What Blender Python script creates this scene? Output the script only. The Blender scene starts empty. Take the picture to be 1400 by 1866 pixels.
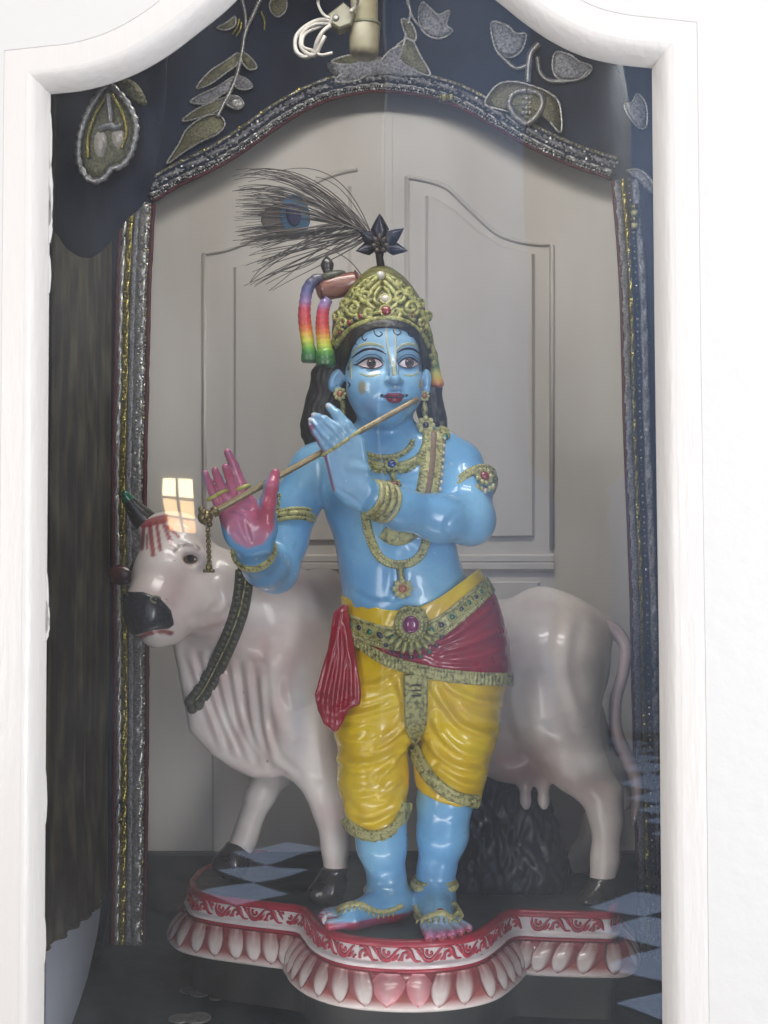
import bpy, bmesh, math, random
import numpy as np
import openvdb as vdb
from mathutils import Vector, Matrix, noise
random.seed(7); rng = np.random.default_rng(7)
SC = bpy.context.scene; COL = SC.collection
# ------------------------------------------------------------------ camera, world, lamps, exposure
FPX, CX, CY, PITCH = 2300.0, 700.0, 933.0, math.radians(2.0)
CAM = np.array([0.0, -2.3, 1.0])
cd = bpy.data.cameras.new('camera'); cam = bpy.data.objects.new('camera', cd); COL.objects.link(cam)
cd.sensor_fit = 'HORIZONTAL'; cd.sensor_width = 36; cd.lens = 36*FPX/1400; cd.clip_end = 200; cd.clip_start = .05
cam.location = CAM; cam.rotation_euler = (math.pi/2+PITCH, 0, 0); SC.camera = cam
W = bpy.data.worlds.new('World'); SC.world = W; W.use_nodes = True
bg = W.node_tree.nodes['Background']; bg.inputs[0].default_value = (.93, .955, 1.0, 1); bg.inputs[1].default_value = .8
def area_lamp(name, loc, aim, size, power, color):
    l = bpy.data.lights.new(name, 'AREA'); l.shape = 'RECTANGLE'; l.size, l.size_y = size; l.energy = power; l.color = color
    o = bpy.data.objects.new(name, l); COL.objects.link(o); o.location = loc
    o.rotation_euler = (Vector(aim)-Vector(loc)).to_track_quat('-Z', 'Y').to_euler(); return o
area_lamp('hall_window_lamp', (-3.3, -4.0, 1.3), (0.0, -.1, .8), (2.0, 2.6), 92, (1, .98, .96))
area_lamp('hall_opening_lamp', (2.35, -4.1, .95), (0.05, 0, .6), (1.6, 2.8), 138, (.95, .975, 1))
area_lamp('hall_high_fill', (-.2, -3.2, 3.9), (0.05, 0.1, .9), (2.6, 1.4), 45, (1, 1, 1))  # high area light added for highlights from above, no real skylight
area_lamp('niche_top_fill', (-.05, -.27, 2.25), (.02, .25, .75), (.85, .14), 6.2, (1, .97, .92))  # unseen fill light added above the opening to brighten the niche
area_lamp('niche_low_fill', (.0, -.36, .13), (.05, .25, .62), (.8, .08), 2.4, (1, .98, .96))  # unseen fill light added below the view to lift the pedestal
area_lamp('hall_wall_fill', (1.4, -7.6, 4.6), (1.0, -9.6, 2.0), (1.5, .6), 75, (.8, .9, 1))  # fill light added on the far wall for a stronger bluish reflection
_s = bpy.data.lights.new('hall_floor_fill', 'SPOT'); _s.energy = 2600; _s.spot_size = math.radians(75); _s.spot_blend = .8; _s.shadow_soft_size = .3; _s.color = (.85, .92, 1)  # unseen spot added so the mirrored tiles come out bright
_o = bpy.data.objects.new('hall_floor_fill', _s); COL.objects.link(_o); _o.location = (.4, -5.2, 6.4); _o.rotation_euler = (0, 0, 0)
SC.view_settings.view_transform = 'Standard'; SC.view_settings.look = 'None'; SC.view_settings.exposure = 0.38; SC.view_settings.gamma = 1
SC.cycles.max_bounces = 8; SC.cycles.transparent_max_bounces = 16
SC.cycles.use_denoising = True
# ------------------------------------------------------------------ where a pixel of the photograph lies at a given depth
FW = np.array([0, math.cos(PITCH), math.sin(PITCH)]); UP = np.array([0, -math.sin(PITCH), math.cos(PITCH)])
def ray(px, py):
    px = np.asarray(px, float); py = np.asarray(py, float)
    return FW + ((px-CX)/FPX)[..., None]*np.array([1., 0, 0]) + ((CY-py)/FPX)[..., None]*UP
def P(px, py, Y=0.0):
    d = ray(px, py); return CAM + d*((np.asarray(Y, float)-CAM[1])/d[..., 1])[..., None]
def PZ(px, py, z):
    d = ray(px, py); return CAM + d*((z-CAM[2])/d[..., 2])[..., None]
TH = math.radians(4.5)
NU = np.array([math.cos(TH), -math.sin(TH), 0]); NV = np.array([math.sin(TH), math.cos(TH), 0])
C0 = np.array([-.047, -.45, 0.])
def PN(px, py, v=0.0):                      # on the plane v metres behind the glass
    d = ray(px, py); return CAM + d*(((C0+v*NV-CAM)@NV)/(d@NV))[..., None]
def proj(p):
    q = p-CAM; f = q@FW
    return CX+FPX*q[..., 0]/f, CY-FPX*(q@UP)/f
def lin(r, g, b):
    f = lambda c: c/255/12.92 if c <= 10.3 else ((c/255+.055)/1.055)**2.4
    return np.array([f(r), f(g), f(b)])
# ------------------------------------------------------------------ materials
def mat(name, color=(128, 128, 128), rough=.5, metal=0., coat=0., vary=.15, vscale=30., vcol=None, bump=0., bscale=120., attr=False, stretch=(1, 1, 1), spec=.5, detail=4, contrast=(.35, .65), chips=None):
    m = bpy.data.materials.new(name); m.use_nodes = True; nt = m.node_tree; n = nt.nodes; L = nt.links
    b = n['Principled BSDF']; b.inputs['Roughness'].default_value = rough; b.inputs['Metallic'].default_value = metal
    b.inputs['Coat Weight'].default_value = coat; b.inputs['Coat Roughness'].default_value = .06; b.inputs['Specular IOR Level'].default_value = spec
    if attr:
        a = n.new('ShaderNodeAttribute'); a.attribute_name = 'Col'; src = a.outputs['Color']
    else:
        c = n.new('ShaderNodeRGB'); c.outputs[0].default_value = (*lin(*color), 1); src = c.outputs[0]
    g = n.new('ShaderNodeNewGeometry'); mp = n.new('ShaderNodeMapping'); mp.inputs['Scale'].default_value = stretch
    L.new(g.outputs['Position'], mp.inputs['Vector'])
    if vary > 0:
        nz = n.new('ShaderNodeTexNoise'); nz.inputs['Scale'].default_value = vscale; nz.inputs['Detail'].default_value = detail
        L.new(mp.outputs[0], nz.inputs['Vector'])
        rp = n.new('ShaderNodeMapRange'); rp.inputs[1].default_value, rp.inputs[2].default_value = contrast
        L.new(nz.outputs['Fac'], rp.inputs[0])
        mx = n.new('ShaderNodeMix'); mx.data_type = 'RGBA'; mx.inputs[7].default_value = (*(lin(*vcol) if vcol else (.0, .0, .0)), 1)
        ml = n.new('ShaderNodeMath'); ml.operation = 'MULTIPLY'; ml.inputs[1].default_value = vary
        L.new(rp.outputs[0], ml.inputs[0]); L.new(ml.outputs[0], mx.inputs[0]); L.new(src, mx.inputs[6]); src = mx.outputs[2]
        r2 = n.new('ShaderNodeMath'); r2.operation = 'MULTIPLY_ADD'; r2.inputs[1].default_value = .12; r2.inputs[2].default_value = rough-.05
        L.new(rp.outputs[0], r2.inputs[0]); L.new(r2.outputs[0], b.inputs['Roughness'])
    if chips:                                # small knocks and specks where the paint has gone
        cz = n.new('ShaderNodeTexNoise'); cz.inputs['Scale'].default_value = 75; cz.inputs['Detail'].default_value = 3; L.new(g.outputs['Position'], cz.inputs['Vector'])
        cr_ = n.new('ShaderNodeMapRange'); cr_.inputs[1].default_value, cr_.inputs[2].default_value = .735, .75; cr_.inputs[4].default_value = .8; L.new(cz.outputs['Fac'], cr_.inputs[0])
        cm = n.new('ShaderNodeMix'); cm.data_type = 'RGBA'; cm.inputs[7].default_value = (*lin(*chips), 1); L.new(cr_.outputs[0], cm.inputs[0]); L.new(src, cm.inputs[6]); src = cm.outputs[2]
    L.new(src, b.inputs['Base Color'])
    if bump > 0:
        nb = n.new('ShaderNodeTexNoise'); nb.inputs['Scale'].default_value = bscale; nb.inputs['Detail'].default_value = 5; L.new(mp.outputs[0], nb.inputs['Vector'])
        bp = n.new('ShaderNodeBump'); bp.inputs['Strength'].default_value = bump; bp.inputs['Distance'].default_value = .004
        L.new(nb.outputs['Fac'], bp.inputs['Height']); L.new(bp.outputs[0], b.inputs['Normal'])
    return m
M = {}
M['skin'] = mat('blue_gloss_paint', attr=True, rough=.3, coat=.6, vary=.3, vscale=20, vcol=(70, 130, 195), bump=.14, bscale=28, chips=(206, 214, 218))
M['paint'] = mat('gloss_paint', attr=True, rough=.32, coat=.45, vary=.12, vscale=45, vcol=(120, 90, 60), bump=.08, bscale=90)
M['yellow'] = mat('yellow_gloss_paint', (232, 200, 26), rough=.3, coat=.55, vary=.5, vscale=18, vcol=(206, 156, 14), bump=.14, bscale=50, chips=(238, 226, 170))
M['red'] = mat('red_gloss_paint', (158, 22, 46), rough=.32, coat=.5, vary=.35, vscale=35, vcol=(104, 10, 30), bump=.1, bscale=90)
M['gold'] = mat('old_gold_paint', (184, 180, 122), rough=.38, metal=.2, vary=.85, vscale=130, vcol=(84, 80, 40), bump=.5, bscale=300, contrast=(.46, .66))
M['goldlite'] = mat('pale_gold_paint', (196, 190, 136), rough=.4, vary=.7, vscale=160, vcol=(110, 105, 60), bump=.3, bscale=300, contrast=(.48, .7))
M['crownbase'] = mat('crown_recess_shade_paint', (112, 110, 56), rough=.45, vary=.8, vscale=120, vcol=(62, 60, 24), bump=.5, bscale=240, contrast=(.4, .62))  # darker than the reliefs: recess shade put into the base colour
M['crown'] = mat('green_gold_paint', (184, 182, 112), rough=.4, coat=.2, vary=.85, vscale=110, vcol=(86, 84, 26), bump=.4, bscale=260, contrast=(.42, .62))
M['hair'] = mat('black_hair_paint', (20, 18, 22), rough=.5, coat=.1, vary=.3, vscale=60, vcol=(50, 42, 36), bump=.5, bscale=120)
M['line'] = mat('navy_line_paint', (22, 30, 58), rough=.4, vary=.0)
M['cream'] = mat('cream_mark_paint', (200, 205, 190), rough=.4, vary=.4, vscale=200, vcol=(130, 165, 200))
M['ochre'] = mat('ochre_mark_paint', (186, 176, 96), rough=.5, vary=.75, vscale=500, vcol=(110, 165, 205), contrast=(.4, .6))
M['lips'] = mat('red_lip_paint', (150, 38, 52), rough=.35, coat=.3, vary=.3, vscale=120, vcol=(110, 20, 40))
M['eyewhite'] = mat('eye_white_paint', (226, 214, 218), rough=.25, coat=.5, vary=.3, vscale=200, vcol=(205, 150, 150))
M['iris'] = mat('grey_iris_paint', (80, 58, 62), rough=.45, coat=.0, vary=.4, vscale=300, vcol=(50, 40, 50))
M['pupil'] = mat('black_pupil_paint', (14, 12, 16), rough=.4, coat=.0, vary=0)
M['nail'] = mat('pale_nail_paint', (226, 214, 222), rough=.25, coat=.5, vary=.1)
M['pearl'] = mat('pearl_paint', (214, 206, 196), rough=.25, coat=.5, vary=.2, vscale=200, vcol=(170, 150, 130))
for k, c in dict(gem_red=(150, 48, 54), gem_pink=(140, 56, 106), gem_blue=(60, 84, 160), gem_green=(30, 110, 84), gem_dark=(54, 50, 66), gem_yellow=(196, 196, 96), gem_amber=(186, 110, 80)).items():
    M[k] = mat(k.replace('gem_', '')+'_gem_enamel', c, rough=.16, coat=.7, vary=.25, vscale=150)
M['cow'] = mat('cow_gloss_paint', attr=True, rough=.36, coat=.35, vary=.26, vscale=13, vcol=(178, 136, 134), bump=.16, bscale=26, chips=(150, 120, 112))
M['black'] = mat('black_gloss_paint', (30, 31, 37), rough=.28, coat=.5, vary=.3, vscale=40, vcol=(52, 52, 60), bump=.08, bscale=60)
M['hoof'] = mat('dark_hoof_paint', (40, 38, 40), rough=.3, coat=.5, vary=.4, vscale=50, vcol=(74, 66, 56), bump=.1)
M['collar'] = mat('dark_green_gold_paint', (52, 56, 50), rough=.4, coat=.2, vary=.6, vscale=180, vcol=(96, 92, 62), bump=.4, bscale=250)
M['pedtop'] = mat('dark_green_paint', (52, 62, 64), rough=.45, vary=.5, vscale=12, vcol=(34, 40, 42), bump=.1)
M['plinth'] = mat('dark_plinth_paint', (48, 50, 50), rough=.4, coat=.2, vary=.5, vscale=9, vcol=(72, 68, 60), bump=.1)
M['white'] = mat('white_pedestal_paint', (226, 216, 216), rough=.35, coat=.3, vary=.25, vscale=40, vcol=(196, 168, 170), bump=.1, chips=(120, 96, 90))
M['rim'] = mat('crimson_pedestal_paint', (174, 38, 60), rough=.38, coat=.3, vary=.45, vscale=45, vcol=(120, 40, 48))
M['flute'] = mat('brass', (168, 150, 116), rough=.38, metal=.35, vary=.4, vscale=60, vcol=(110, 86, 50))
M['brass'] = mat('old_brass', (150, 136, 96), rough=.35, metal=.6, vary=.6, vscale=200, vcol=(74, 66, 44), bump=.2)
M['bronze'] = mat('dark_bronze', (58, 50, 46), rough=.35, metal=.5, vary=.5, vscale=200, vcol=(30, 26, 26), bump=.3, bscale=400)
M['petaldark'] = mat('dark_blue_petal_metal', (32, 32, 44), rough=.3, metal=.3, vary=.4, vscale=90, vcol=(52, 54, 76))
M['barb'] = mat('feather_barb', (104, 96, 90), rough=.6, vary=.5, vscale=120, vcol=(70, 72, 80))
M['feye1'] = mat('feather_brown', (86, 74, 66), rough=.6, vary=.6, vscale=150, vcol=(62, 58, 56), stretch=(1, 1, 5))
M['feye2'] = mat('feather_teal', (36, 92, 124), rough=.5, vary=.6, vscale=150, vcol=(44, 62, 84), stretch=(1, 1, 5))
M['feye3'] = mat('feather_navy', (22, 24, 72), rough=.5, vary=.4, vscale=150, vcol=(24, 24, 40))
M['wood'] = mat('white_gloss_wood', (188, 183, 178), rough=.38, vary=.16, vscale=5, vcol=(186, 172, 162), bump=.35, bscale=30, stretch=(3, 3, .6), contrast=(.4, .7))
M['wallp'] = mat('white_wall_paint', (182, 179, 175), rough=.5, vary=.25, vscale=4, vcol=(188, 182, 178), bump=.3, bscale=40)
M['door'] = mat('grey_white_door_paint', (216, 210, 202), rough=.45, vary=.5, vscale=2.5, vcol=(190, 180, 166), bump=.12, bscale=25, stretch=(2, 2, .5))
M['navy'] = mat('navy_velvet', (38, 46, 68), rough=.8, vary=.7, vscale=7, vcol=(26, 27, 32), bump=.3, bscale=260, spec=.25)
M['drape'] = mat('olive_streaked_cloth', (54, 51, 50), rough=.75, vary=.7, vscale=8, vcol=(124, 120, 90), bump=.3, bscale=150, stretch=(2.4, 2.4, 1.0), contrast=(.44, .74), spec=.25, detail=6)
M['silver'] = mat('silver_zari', (190, 188, 184), rough=.32, metal=.6, vary=.6, vscale=240, vcol=(70, 70, 80))
M['zgold'] = mat('gold_zari', (170, 156, 84), rough=.3, metal=.8, vary=.6, vscale=240, vcol=(80, 74, 34))
M['zdull'] = mat('dull_grey_zari', (158, 158, 164), rough=.5, metal=.35, vary=.7, vscale=200, vcol=(60, 62, 72), bump=.4, bscale=400)
M['zolive'] = mat('olive_zari_net', (130, 127, 98), rough=.45, metal=.4, vary=.7, vscale=260, vcol=(50, 52, 50), bump=.4, bscale=400)
M['maroon'] = mat('maroon_piping_cloth', (84, 22, 36), rough=.6, vary=.4, vscale=120, vcol=(50, 12, 24), bump=.3, bscale=300)
M['whitecloth'] = mat('pale_blue_white_cloth', (196, 206, 226), rough=.7, vary=.15, vscale=8, vcol=(170, 180, 205), bump=.1, bscale=40)
M['teal'] = mat('dark_teal_cloth', (44, 60, 62), rough=.75, vary=.6, vscale=12, vcol=(28, 36, 40), bump=.3, bscale=120, spec=.3)
M['bakelite'] = mat('aged_cream_plastic', (150, 146, 124), rough=.4, vary=.6, vscale=22, vcol=(112, 96, 70), bump=.1)
M['bakedark'] = mat('olive_plastic', (120, 118, 96), rough=.4, vary=.5, vscale=30, vcol=(84, 84, 64))
M['wire'] = mat('white_wire_plastic', (196, 192, 186), rough=.4, vary=.2, vscale=60)
M['coin'] = mat('worn_coin_metal', (150, 150, 148), rough=.4, metal=.5, vary=.5, vscale=120, vcol=(90, 90, 90), bump=.2)
M['rock'] = mat('black_rock_paint', (30, 32, 38), rough=.4, coat=.3, vary=.6, vscale=40, vcol=(56, 60, 70), bump=.4, bscale=60)
M['tilelight'] = mat('pale_blue_floor_tile', (178, 196, 226), rough=.3, vary=.2, vscale=8, vcol=(150, 165, 200))
M['tiledark'] = mat('black_floor_tile', (30, 32, 38), rough=.3, vary=.3, vscale=8)
M['stone'] = mat('dark_floor_stone', (62, 60, 60), rough=.4, vary=.4, vscale=6, vcol=(48, 46, 46))
# glass: a clear sheet with a mirror share that grows with the angle
gm = bpy.data.materials.new('window_glass'); gm.use_nodes = True; _n = gm.node_tree.nodes; _L = gm.node_tree.links
_n.remove(_n['Principled BSDF']); tr = _n.new('ShaderNodeBsdfTransparent'); tr.inputs[0].default_value = (.985, .99, .99, 1)
gl = _n.new('ShaderNodeBsdfGlossy'); gl.inputs['Roughness'].default_value = .014; fr = _n.new('ShaderNodeFresnel'); fr.inputs[0].default_value = 1.62
ms = _n.new('ShaderNodeMixShader'); _L.new(fr.outputs[0], ms.inputs[0]); _L.new(tr.outputs[0], ms.inputs[1]); _L.new(gl.outputs[0], ms.inputs[2])
fr.inputs[0].default_value = 1.75
# old float glass: faintly wavy, with a dusty milky veil mixed in to lift the blacks
_g = _n.new('ShaderNodeNewGeometry'); wv = _n.new('ShaderNodeTexNoise'); wv.inputs['Scale'].default_value = 5; wv.inputs['Detail'].default_value = 1; _L.new(_g.outputs['Position'], wv.inputs['Vector'])
bp = _n.new('ShaderNodeBump'); bp.inputs['Strength'].default_value = .05; bp.inputs['Distance'].default_value = .02; _L.new(wv.outputs['Fac'], bp.inputs['Height']); _L.new(bp.outputs[0], gl.inputs['Normal'])
dm = _n.new('ShaderNodeMapping'); dm.inputs['Scale'].default_value = (1.2, 1, .7); dm.inputs['Rotation'].default_value = (0, .5, 0); _L.new(_g.outputs['Position'], dm.inputs['Vector'])
dn = _n.new('ShaderNodeTexNoise'); dn.inputs['Scale'].default_value = 3.2; dn.inputs['Detail'].default_value = 6; dn.inputs['Distortion'].default_value = .6; _L.new(dm.outputs[0], dn.inputs['Vector'])
dr = _n.new('ShaderNodeMapRange'); dr.inputs[1].default_value = .35; dr.inputs[2].default_value = .7; dr.inputs[3].default_value = .005; dr.inputs[4].default_value = .027; _L.new(dn.outputs['Fac'], dr.inputs[0])
df = _n.new('ShaderNodeBsdfDiffuse'); df.inputs[0].default_value = (.8, .82, .86, 1); m2 = _n.new('ShaderNodeMixShader'); _L.new(dr.outputs[0], m2.inputs[0]); _L.new(ms.outputs[0], m2.inputs[1]); _L.new(df.outputs[0], m2.inputs[2]); ms = m2
_L.new(ms.outputs[0], _n['Material Output'].inputs['Surface']); M['glass'] = gm
for _k, _c, _e in (('litpane', (1, .84, .56), 15), ('litpane_mid', (1, .70, .36), 10), ('litpane_low', (1, .54, .2), 8)):
    em = bpy.data.materials.new(_k.replace('litpane', 'lit_window_pane')); em.use_nodes = True; _b = em.node_tree.nodes['Principled BSDF']
    _b.inputs['Base Color'].default_value = (.8, .6, .3, 1); _b.inputs['Emission Color'].default_value = (*_c, 1); _b.inputs['Emission Strength'].default_value = _e; M[_k] = em
# ------------------------------------------------------------------ objects
def put(o, parent):
    COL.objects.link(o)
    if parent is not None:
        o.parent = parent; o.matrix_parent_inverse = WM[parent.name].inverted()
    WM[o.name] = o.matrix_basis.copy() if parent is None else o.matrix_basis.copy()
    return o
WM = {}
def thing(name, label, cat, loc=(0, 0, 0), group=None):
    o = bpy.data.objects.new(name, None); o.empty_display_size = .05; o.location = loc
    o.matrix_basis = Matrix.Translation(Vector(loc)); put(o, None); return tag(o, label, cat, group)
def tag(o, label, cat, group=None):
    o['label'] = label; o['category'] = cat
    if group: o['group'] = group
    return o
def mesh_of(name, v, f, m, smooth=True, col=None):
    me = bpy.data.meshes.new(name); me.from_pydata([tuple(map(float, p)) for p in v], [], [tuple(map(int, q)) for q in f])
    return finish(me, m, smooth, col)
def finish(me, m, smooth=True, col=None):
    if col is not None:
        a = me.color_attributes.new('Col', 'FLOAT_COLOR', 'POINT'); c = np.ones((len(me.vertices), 4), np.float32); c[:, :3] = col
        a.data.foreach_set('color', c.ravel())
    me.materials.append(m if not isinstance(m, str) else M[m])
    me.polygons.foreach_set('use_smooth', np.full(len(me.polygons), smooth)); me.update(); return me
def obj(name, me, parent=None, mw=None):
    o = bpy.data.objects.new(name, me)
    if mw is not None: o.matrix_basis = mw
    return put(o, parent)
class MB:
    def __init__(s): s.v = []; s.f = []; s.c = []
    def add(s, v, f, c=None):
        n = len(s.v); s.v += [tuple(p) for p in v]; s.f += [tuple(i+n for i in q) for q in f]
        if c is not None: s.c += [tuple(x) for x in (np.broadcast_to(c, (len(v), 3)))]
        return s
    def build(s, name, m, parent=None, smooth=True):
        return obj(name, mesh_of(name, s.v, s.f, m, smooth, np.array(s.c) if s.c else None), parent)
def nrm(v):
    v = np.asarray(v, float); return v/np.maximum(np.linalg.norm(v, axis=-1, keepdims=True), 1e-9)
def cr(pts, n, closed=False):               # smooth curve through points
    p = np.asarray(pts, float); k = len(p)
    if k == 2: return p[0]+(p[1]-p[0])*np.linspace(0, 1, n)[:, None]
    q = np.vstack([p[-1], p, p[0], p[1]]) if closed else np.vstack([2*p[0]-p[1], p, 2*p[-1]-p[-2]])
    seg = k if closed else k-1; t = np.linspace(0, seg, n, endpoint=not closed); i = np.minimum(t.astype(int), seg-1); u = (t-i)[:, None]
    a, b, c, d = q[i], q[i+1], q[i+2], q[i+3]
    return .5*(2*b+(c-a)*u+(2*a-5*b+4*c-d)*u**2+(3*b-a-3*c+d)*u**3)
def even(p, n, closed=False):
    p = np.asarray(p, float); q = np.vstack([p, p[:1]]) if closed else p
    s = np.r_[0, np.cumsum(np.linalg.norm(np.diff(q, axis=0), axis=1))]; t = np.linspace(0, s[-1], n, endpoint=not closed)
    return np.stack([np.interp(t, s, q[:, j]) for j in range(q.shape[1])], 1)
def tube(p, r, ns=8, closed=False, flat=1.0, up=None, cap=True):
    p = np.asarray(p, float); n = len(p); r = np.broadcast_to(np.asarray(r, float), (n,))
    t = nrm(np.roll(p, -1, 0)-np.roll(p, 1, 0)) if closed else nrm(np.gradient(p, axis=0))
    u = np.zeros_like(p); a = np.array(up if up is not None else ([0, 1, 0] if abs(t[0][1]) < .9 else [1, 0, 0]), float)
    for i in range(n):
        a = a-t[i]*(a@t[i]) if up is None else np.array(up)-t[i]*(np.array(up)@t[i]); a = nrm(a); u[i] = a
    w = np.cross(t, u); th = np.arange(ns)/ns*2*math.pi
    v = p[:, None]+r[:, None, None]*(np.cos(th)[None, :, None]*u[:, None]*flat+np.sin(th)[None, :, None]*w[:, None]); v = v.reshape(-1, 3); f = []
    for i in range(n if closed else n-1):
        j = (i+1) % n
        for k in range(ns): l = (k+1) % ns; f.append((i*ns+k, i*ns+l, j*ns+l, j*ns+k))
    if cap and not closed: f += [tuple(range(ns))[::-1], tuple((n-1)*ns+k for k in range(ns))]
    return v, f
def ball(c, r, nu=10, nv=7, R=None):
    r = np.broadcast_to(np.asarray(r, float), (3,)); v = [(0, 0, 1)]; f = []
    for i in range(1, nv):
        a = math.pi*i/nv
        for j in range(nu): b = 2*math.pi*j/nu; v.append((math.sin(a)*math.cos(b), math.sin(a)*math.sin(b), math.cos(a)))
    v.append((0, 0, -1)); L = len(v)-1
    for j in range(nu):
        k = (j+1) % nu; f += [(0, 1+j, 1+k), (L, 1+(nv-2)*nu+k, 1+(nv-2)*nu+j)]
        for i in range(nv-2): f.append((1+i*nu+j, 1+(i+1)*nu+j, 1+(i+1)*nu+k, 1+i*nu+k))
    v = np.array(v)*r
    if R is not None: v = v@np.asarray(R).T
    return v+np.asarray(c), f
def frame_of(nm, up=(0, 0, 1)):              # columns: side, up, normal
    z = nrm(nm); x = nrm(np.cross(np.array(up, float), z)); y = np.cross(z, x); return np.stack([x, y, z], 1)
def extrude_poly(pts, vec, bev=0.0):         # closed outline, front at pts, back at pts+vec, front bevelled inwards
    pts = np.asarray(pts, float); n = len(pts); vec = np.asarray(vec, float); rings = []
    if bev > 0:
        c = nrm(vec); t = nrm(np.roll(pts, -1, 0)-np.roll(pts, 1, 0)); o = np.cross(t, c)
        ctr = pts.mean(0); sgn = np.sign(np.sum(o*(pts-ctr), 1).sum()); o *= sgn
        rings = [pts-o*bev, pts+c*bev]
    else: rings = [pts]
    rings.append(pts+vec); v = np.vstack(rings); f = [tuple(range(n))]
    for k in range(len(rings)-1):
        for i in range(n): j = (i+1) % n; f.append((k*n+i, k*n+j, (k+1)*n+j, (k+1)*n+i))
    f.append(tuple((len(rings)-1)*n+i for i in range(n))[::-1]); return v, f
# ------------------------------------------------------------------ sculpting: distance fields on a grid
class Vol:
    def __init__(s, lo, hi, h):
        s.lo = np.array(lo, float); s.h = h; s.n = np.ceil((np.array(hi)-s.lo)/h).astype(int)+1
        s.ax = [(s.lo[i]+h*np.arange(s.n[i])).astype(np.float32) for i in range(3)]
        s.a = np.full(s.n, .08, np.float32)
    def like(s):
        o = object.__new__(Vol); o.lo, o.h, o.n, o.ax = s.lo, s.h, s.n, s.ax; o.a = np.full(s.n, .08, np.float32); return o
    def box(s, lo, hi):
        a = np.clip(np.floor((np.array(lo)-s.lo)/s.h).astype(int), 0, s.n); b = np.clip(np.ceil((np.array(hi)-s.lo)/s.h).astype(int)+1, 0, s.n)
        sl = tuple(slice(a[i], b[i]) for i in range(3))
        return sl, s.ax[0][sl[0]][:, None, None], s.ax[1][sl[1]][None, :, None], s.ax[2][sl[2]][None, None, :]
    def mix(s, sl, d, k, op=1):
        A = s.a[sl]
        if A.size == 0: return
        if op == 1:
            h = np.maximum(k-np.abs(A-d), 0)/max(k, 1e-6); s.a[sl] = np.minimum(A, d)-h*h*k*.25
        else:
            h = np.maximum(k-np.abs(A+d), 0)/max(k, 1e-6); s.a[sl] = np.maximum(A, -d)+h*h*k*.25
    def rc(s, a, b, ra, rb, k=.01, sy=1.0, op=1):
        a = np.asarray(a, float); b = np.asarray(b, float); m = max(ra, rb)*max(1, sy)+k+.016
        sl, X, Y, Z = s.box(np.minimum(a, b)-m, np.maximum(a, b)+m)
        ab = b-a; ab2 = np.array([ab[0], ab[1]/sy, ab[2]]); L = float(ab2@ab2)+1e-12
        x = X-np.float32(a[0]); y = (Y-np.float32(a[1]))/np.float32(sy); z = Z-np.float32(a[2])
        t = np.clip((x*ab2[0]+y*ab2[1]+z*ab2[2])/L, 0, 1).astype(np.float32)
        d = np.sqrt((x-t*ab2[0])**2+(y-t*ab2[1])**2+(z-t*ab2[2])**2)-(ra+t*(rb-ra))
        s.mix(sl, d.astype(np.float32), k, op)
    def ell(s, c, r, k=.01, R=None, op=1):
        c = np.asarray(c, float); r = np.broadcast_to(np.asarray(r, float), (3,)); m = r.max()+k+.016
        if R is None: mm = r+k+.016
        else: mm = np.full(3, m)
        sl, X, Y, Z = s.box(c-mm, c+mm); x = X-np.float32(c[0]); y = Y-np.float32(c[1]); z = Z-np.float32(c[2])
        if R is not None:
            x, y, z = (x*R[0][i]+y*R[1][i]+z*R[2][i] for i in range(3))
        k0 = np.sqrt((x/r[0])**2+(y/r[1])**2+(z/r[2])**2); k1 = np.sqrt((x/r[0]**2)**2+(y/r[1]**2)**2+(z/r[2]**2)**2)+1e-6
        s.mix(sl, (k0*(k0-1)/k1).astype(np.float32), k, op)
    def chain(s, pts, k=.012, sy=1.0, op=1):  # pts: (px, py, Y, r in mm)
        w = [(P(p[0], p[1], p[2]), p[3]/1000) for p in pts]
        for (a, ra), (b, rb) in zip(w[:-1], w[1:]): s.rc(a, b, ra, rb, k, sy, op)
    def e(s, px, py, Y, r, k=.01, R=None, op=1): s.ell(P(px, py, Y), np.array(r)/1000, k, R, op)
    def pix(s, sl=None):
        sl = sl or (slice(None),)*3
        X, Y, Z = s.ax[0][sl[0]][:, None, None], s.ax[1][sl[1]][None, :, None], s.ax[2][sl[2]][None, None, :]
        q = Z-np.float32(CAM[2]); yy = Y-np.float32(CAM[1]); f = yy*np.float32(FW[1])+q*np.float32(FW[2])
        return CX+FPX*(X-np.float32(CAM[0]))/f, CY-FPX*(yy*np.float32(UP[1])+q*np.float32(UP[2]))/f
    def prism(s, poly, Y, half, k, op=1, rnd=0.0):
        poly = np.asarray(poly, float); w = P(poly[:, 0], poly[:, 1], np.full(len(poly), Y)); m = k+.016
        sl, X, YY, Z = s.box(w.min(0)-[m, half+m, m], w.max(0)+[m, half+m, m]); px, py = s.pix(sl)
        d2 = poly_sd(px, py, poly)/np.float32(1000); dy = np.abs(YY-np.float32(Y))-half
        d = np.minimum(np.maximum(d2, dy), 0)+np.sqrt(np.maximum(d2, 0)**2+np.maximum(dy, 0)**2)-rnd
        s.mix(sl, d.astype(np.float32), k, op)
    def union(s, o, k):
        h = np.maximum(k-np.abs(s.a-o.a), 0)/k; s.a = np.minimum(s.a, o.a)-h*h*k*.25
    def sample(s, p):
        q = (p-s.lo)/s.h; i = np.clip(np.floor(q).astype(int), 0, s.n-2); f = np.clip(q-i, 0, 1); r = 0
        for dx in (0, 1):
            for dy in (0, 1):
                for dz in (0, 1):
                    wt = (f[..., 0] if dx else 1-f[..., 0])*(f[..., 1] if dy else 1-f[..., 1])*(f[..., 2] if dz else 1-f[..., 2])
                    r = r+wt*s.a[i[..., 0]+dx, i[..., 1]+dy, i[..., 2]+dz]
        return r
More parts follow.
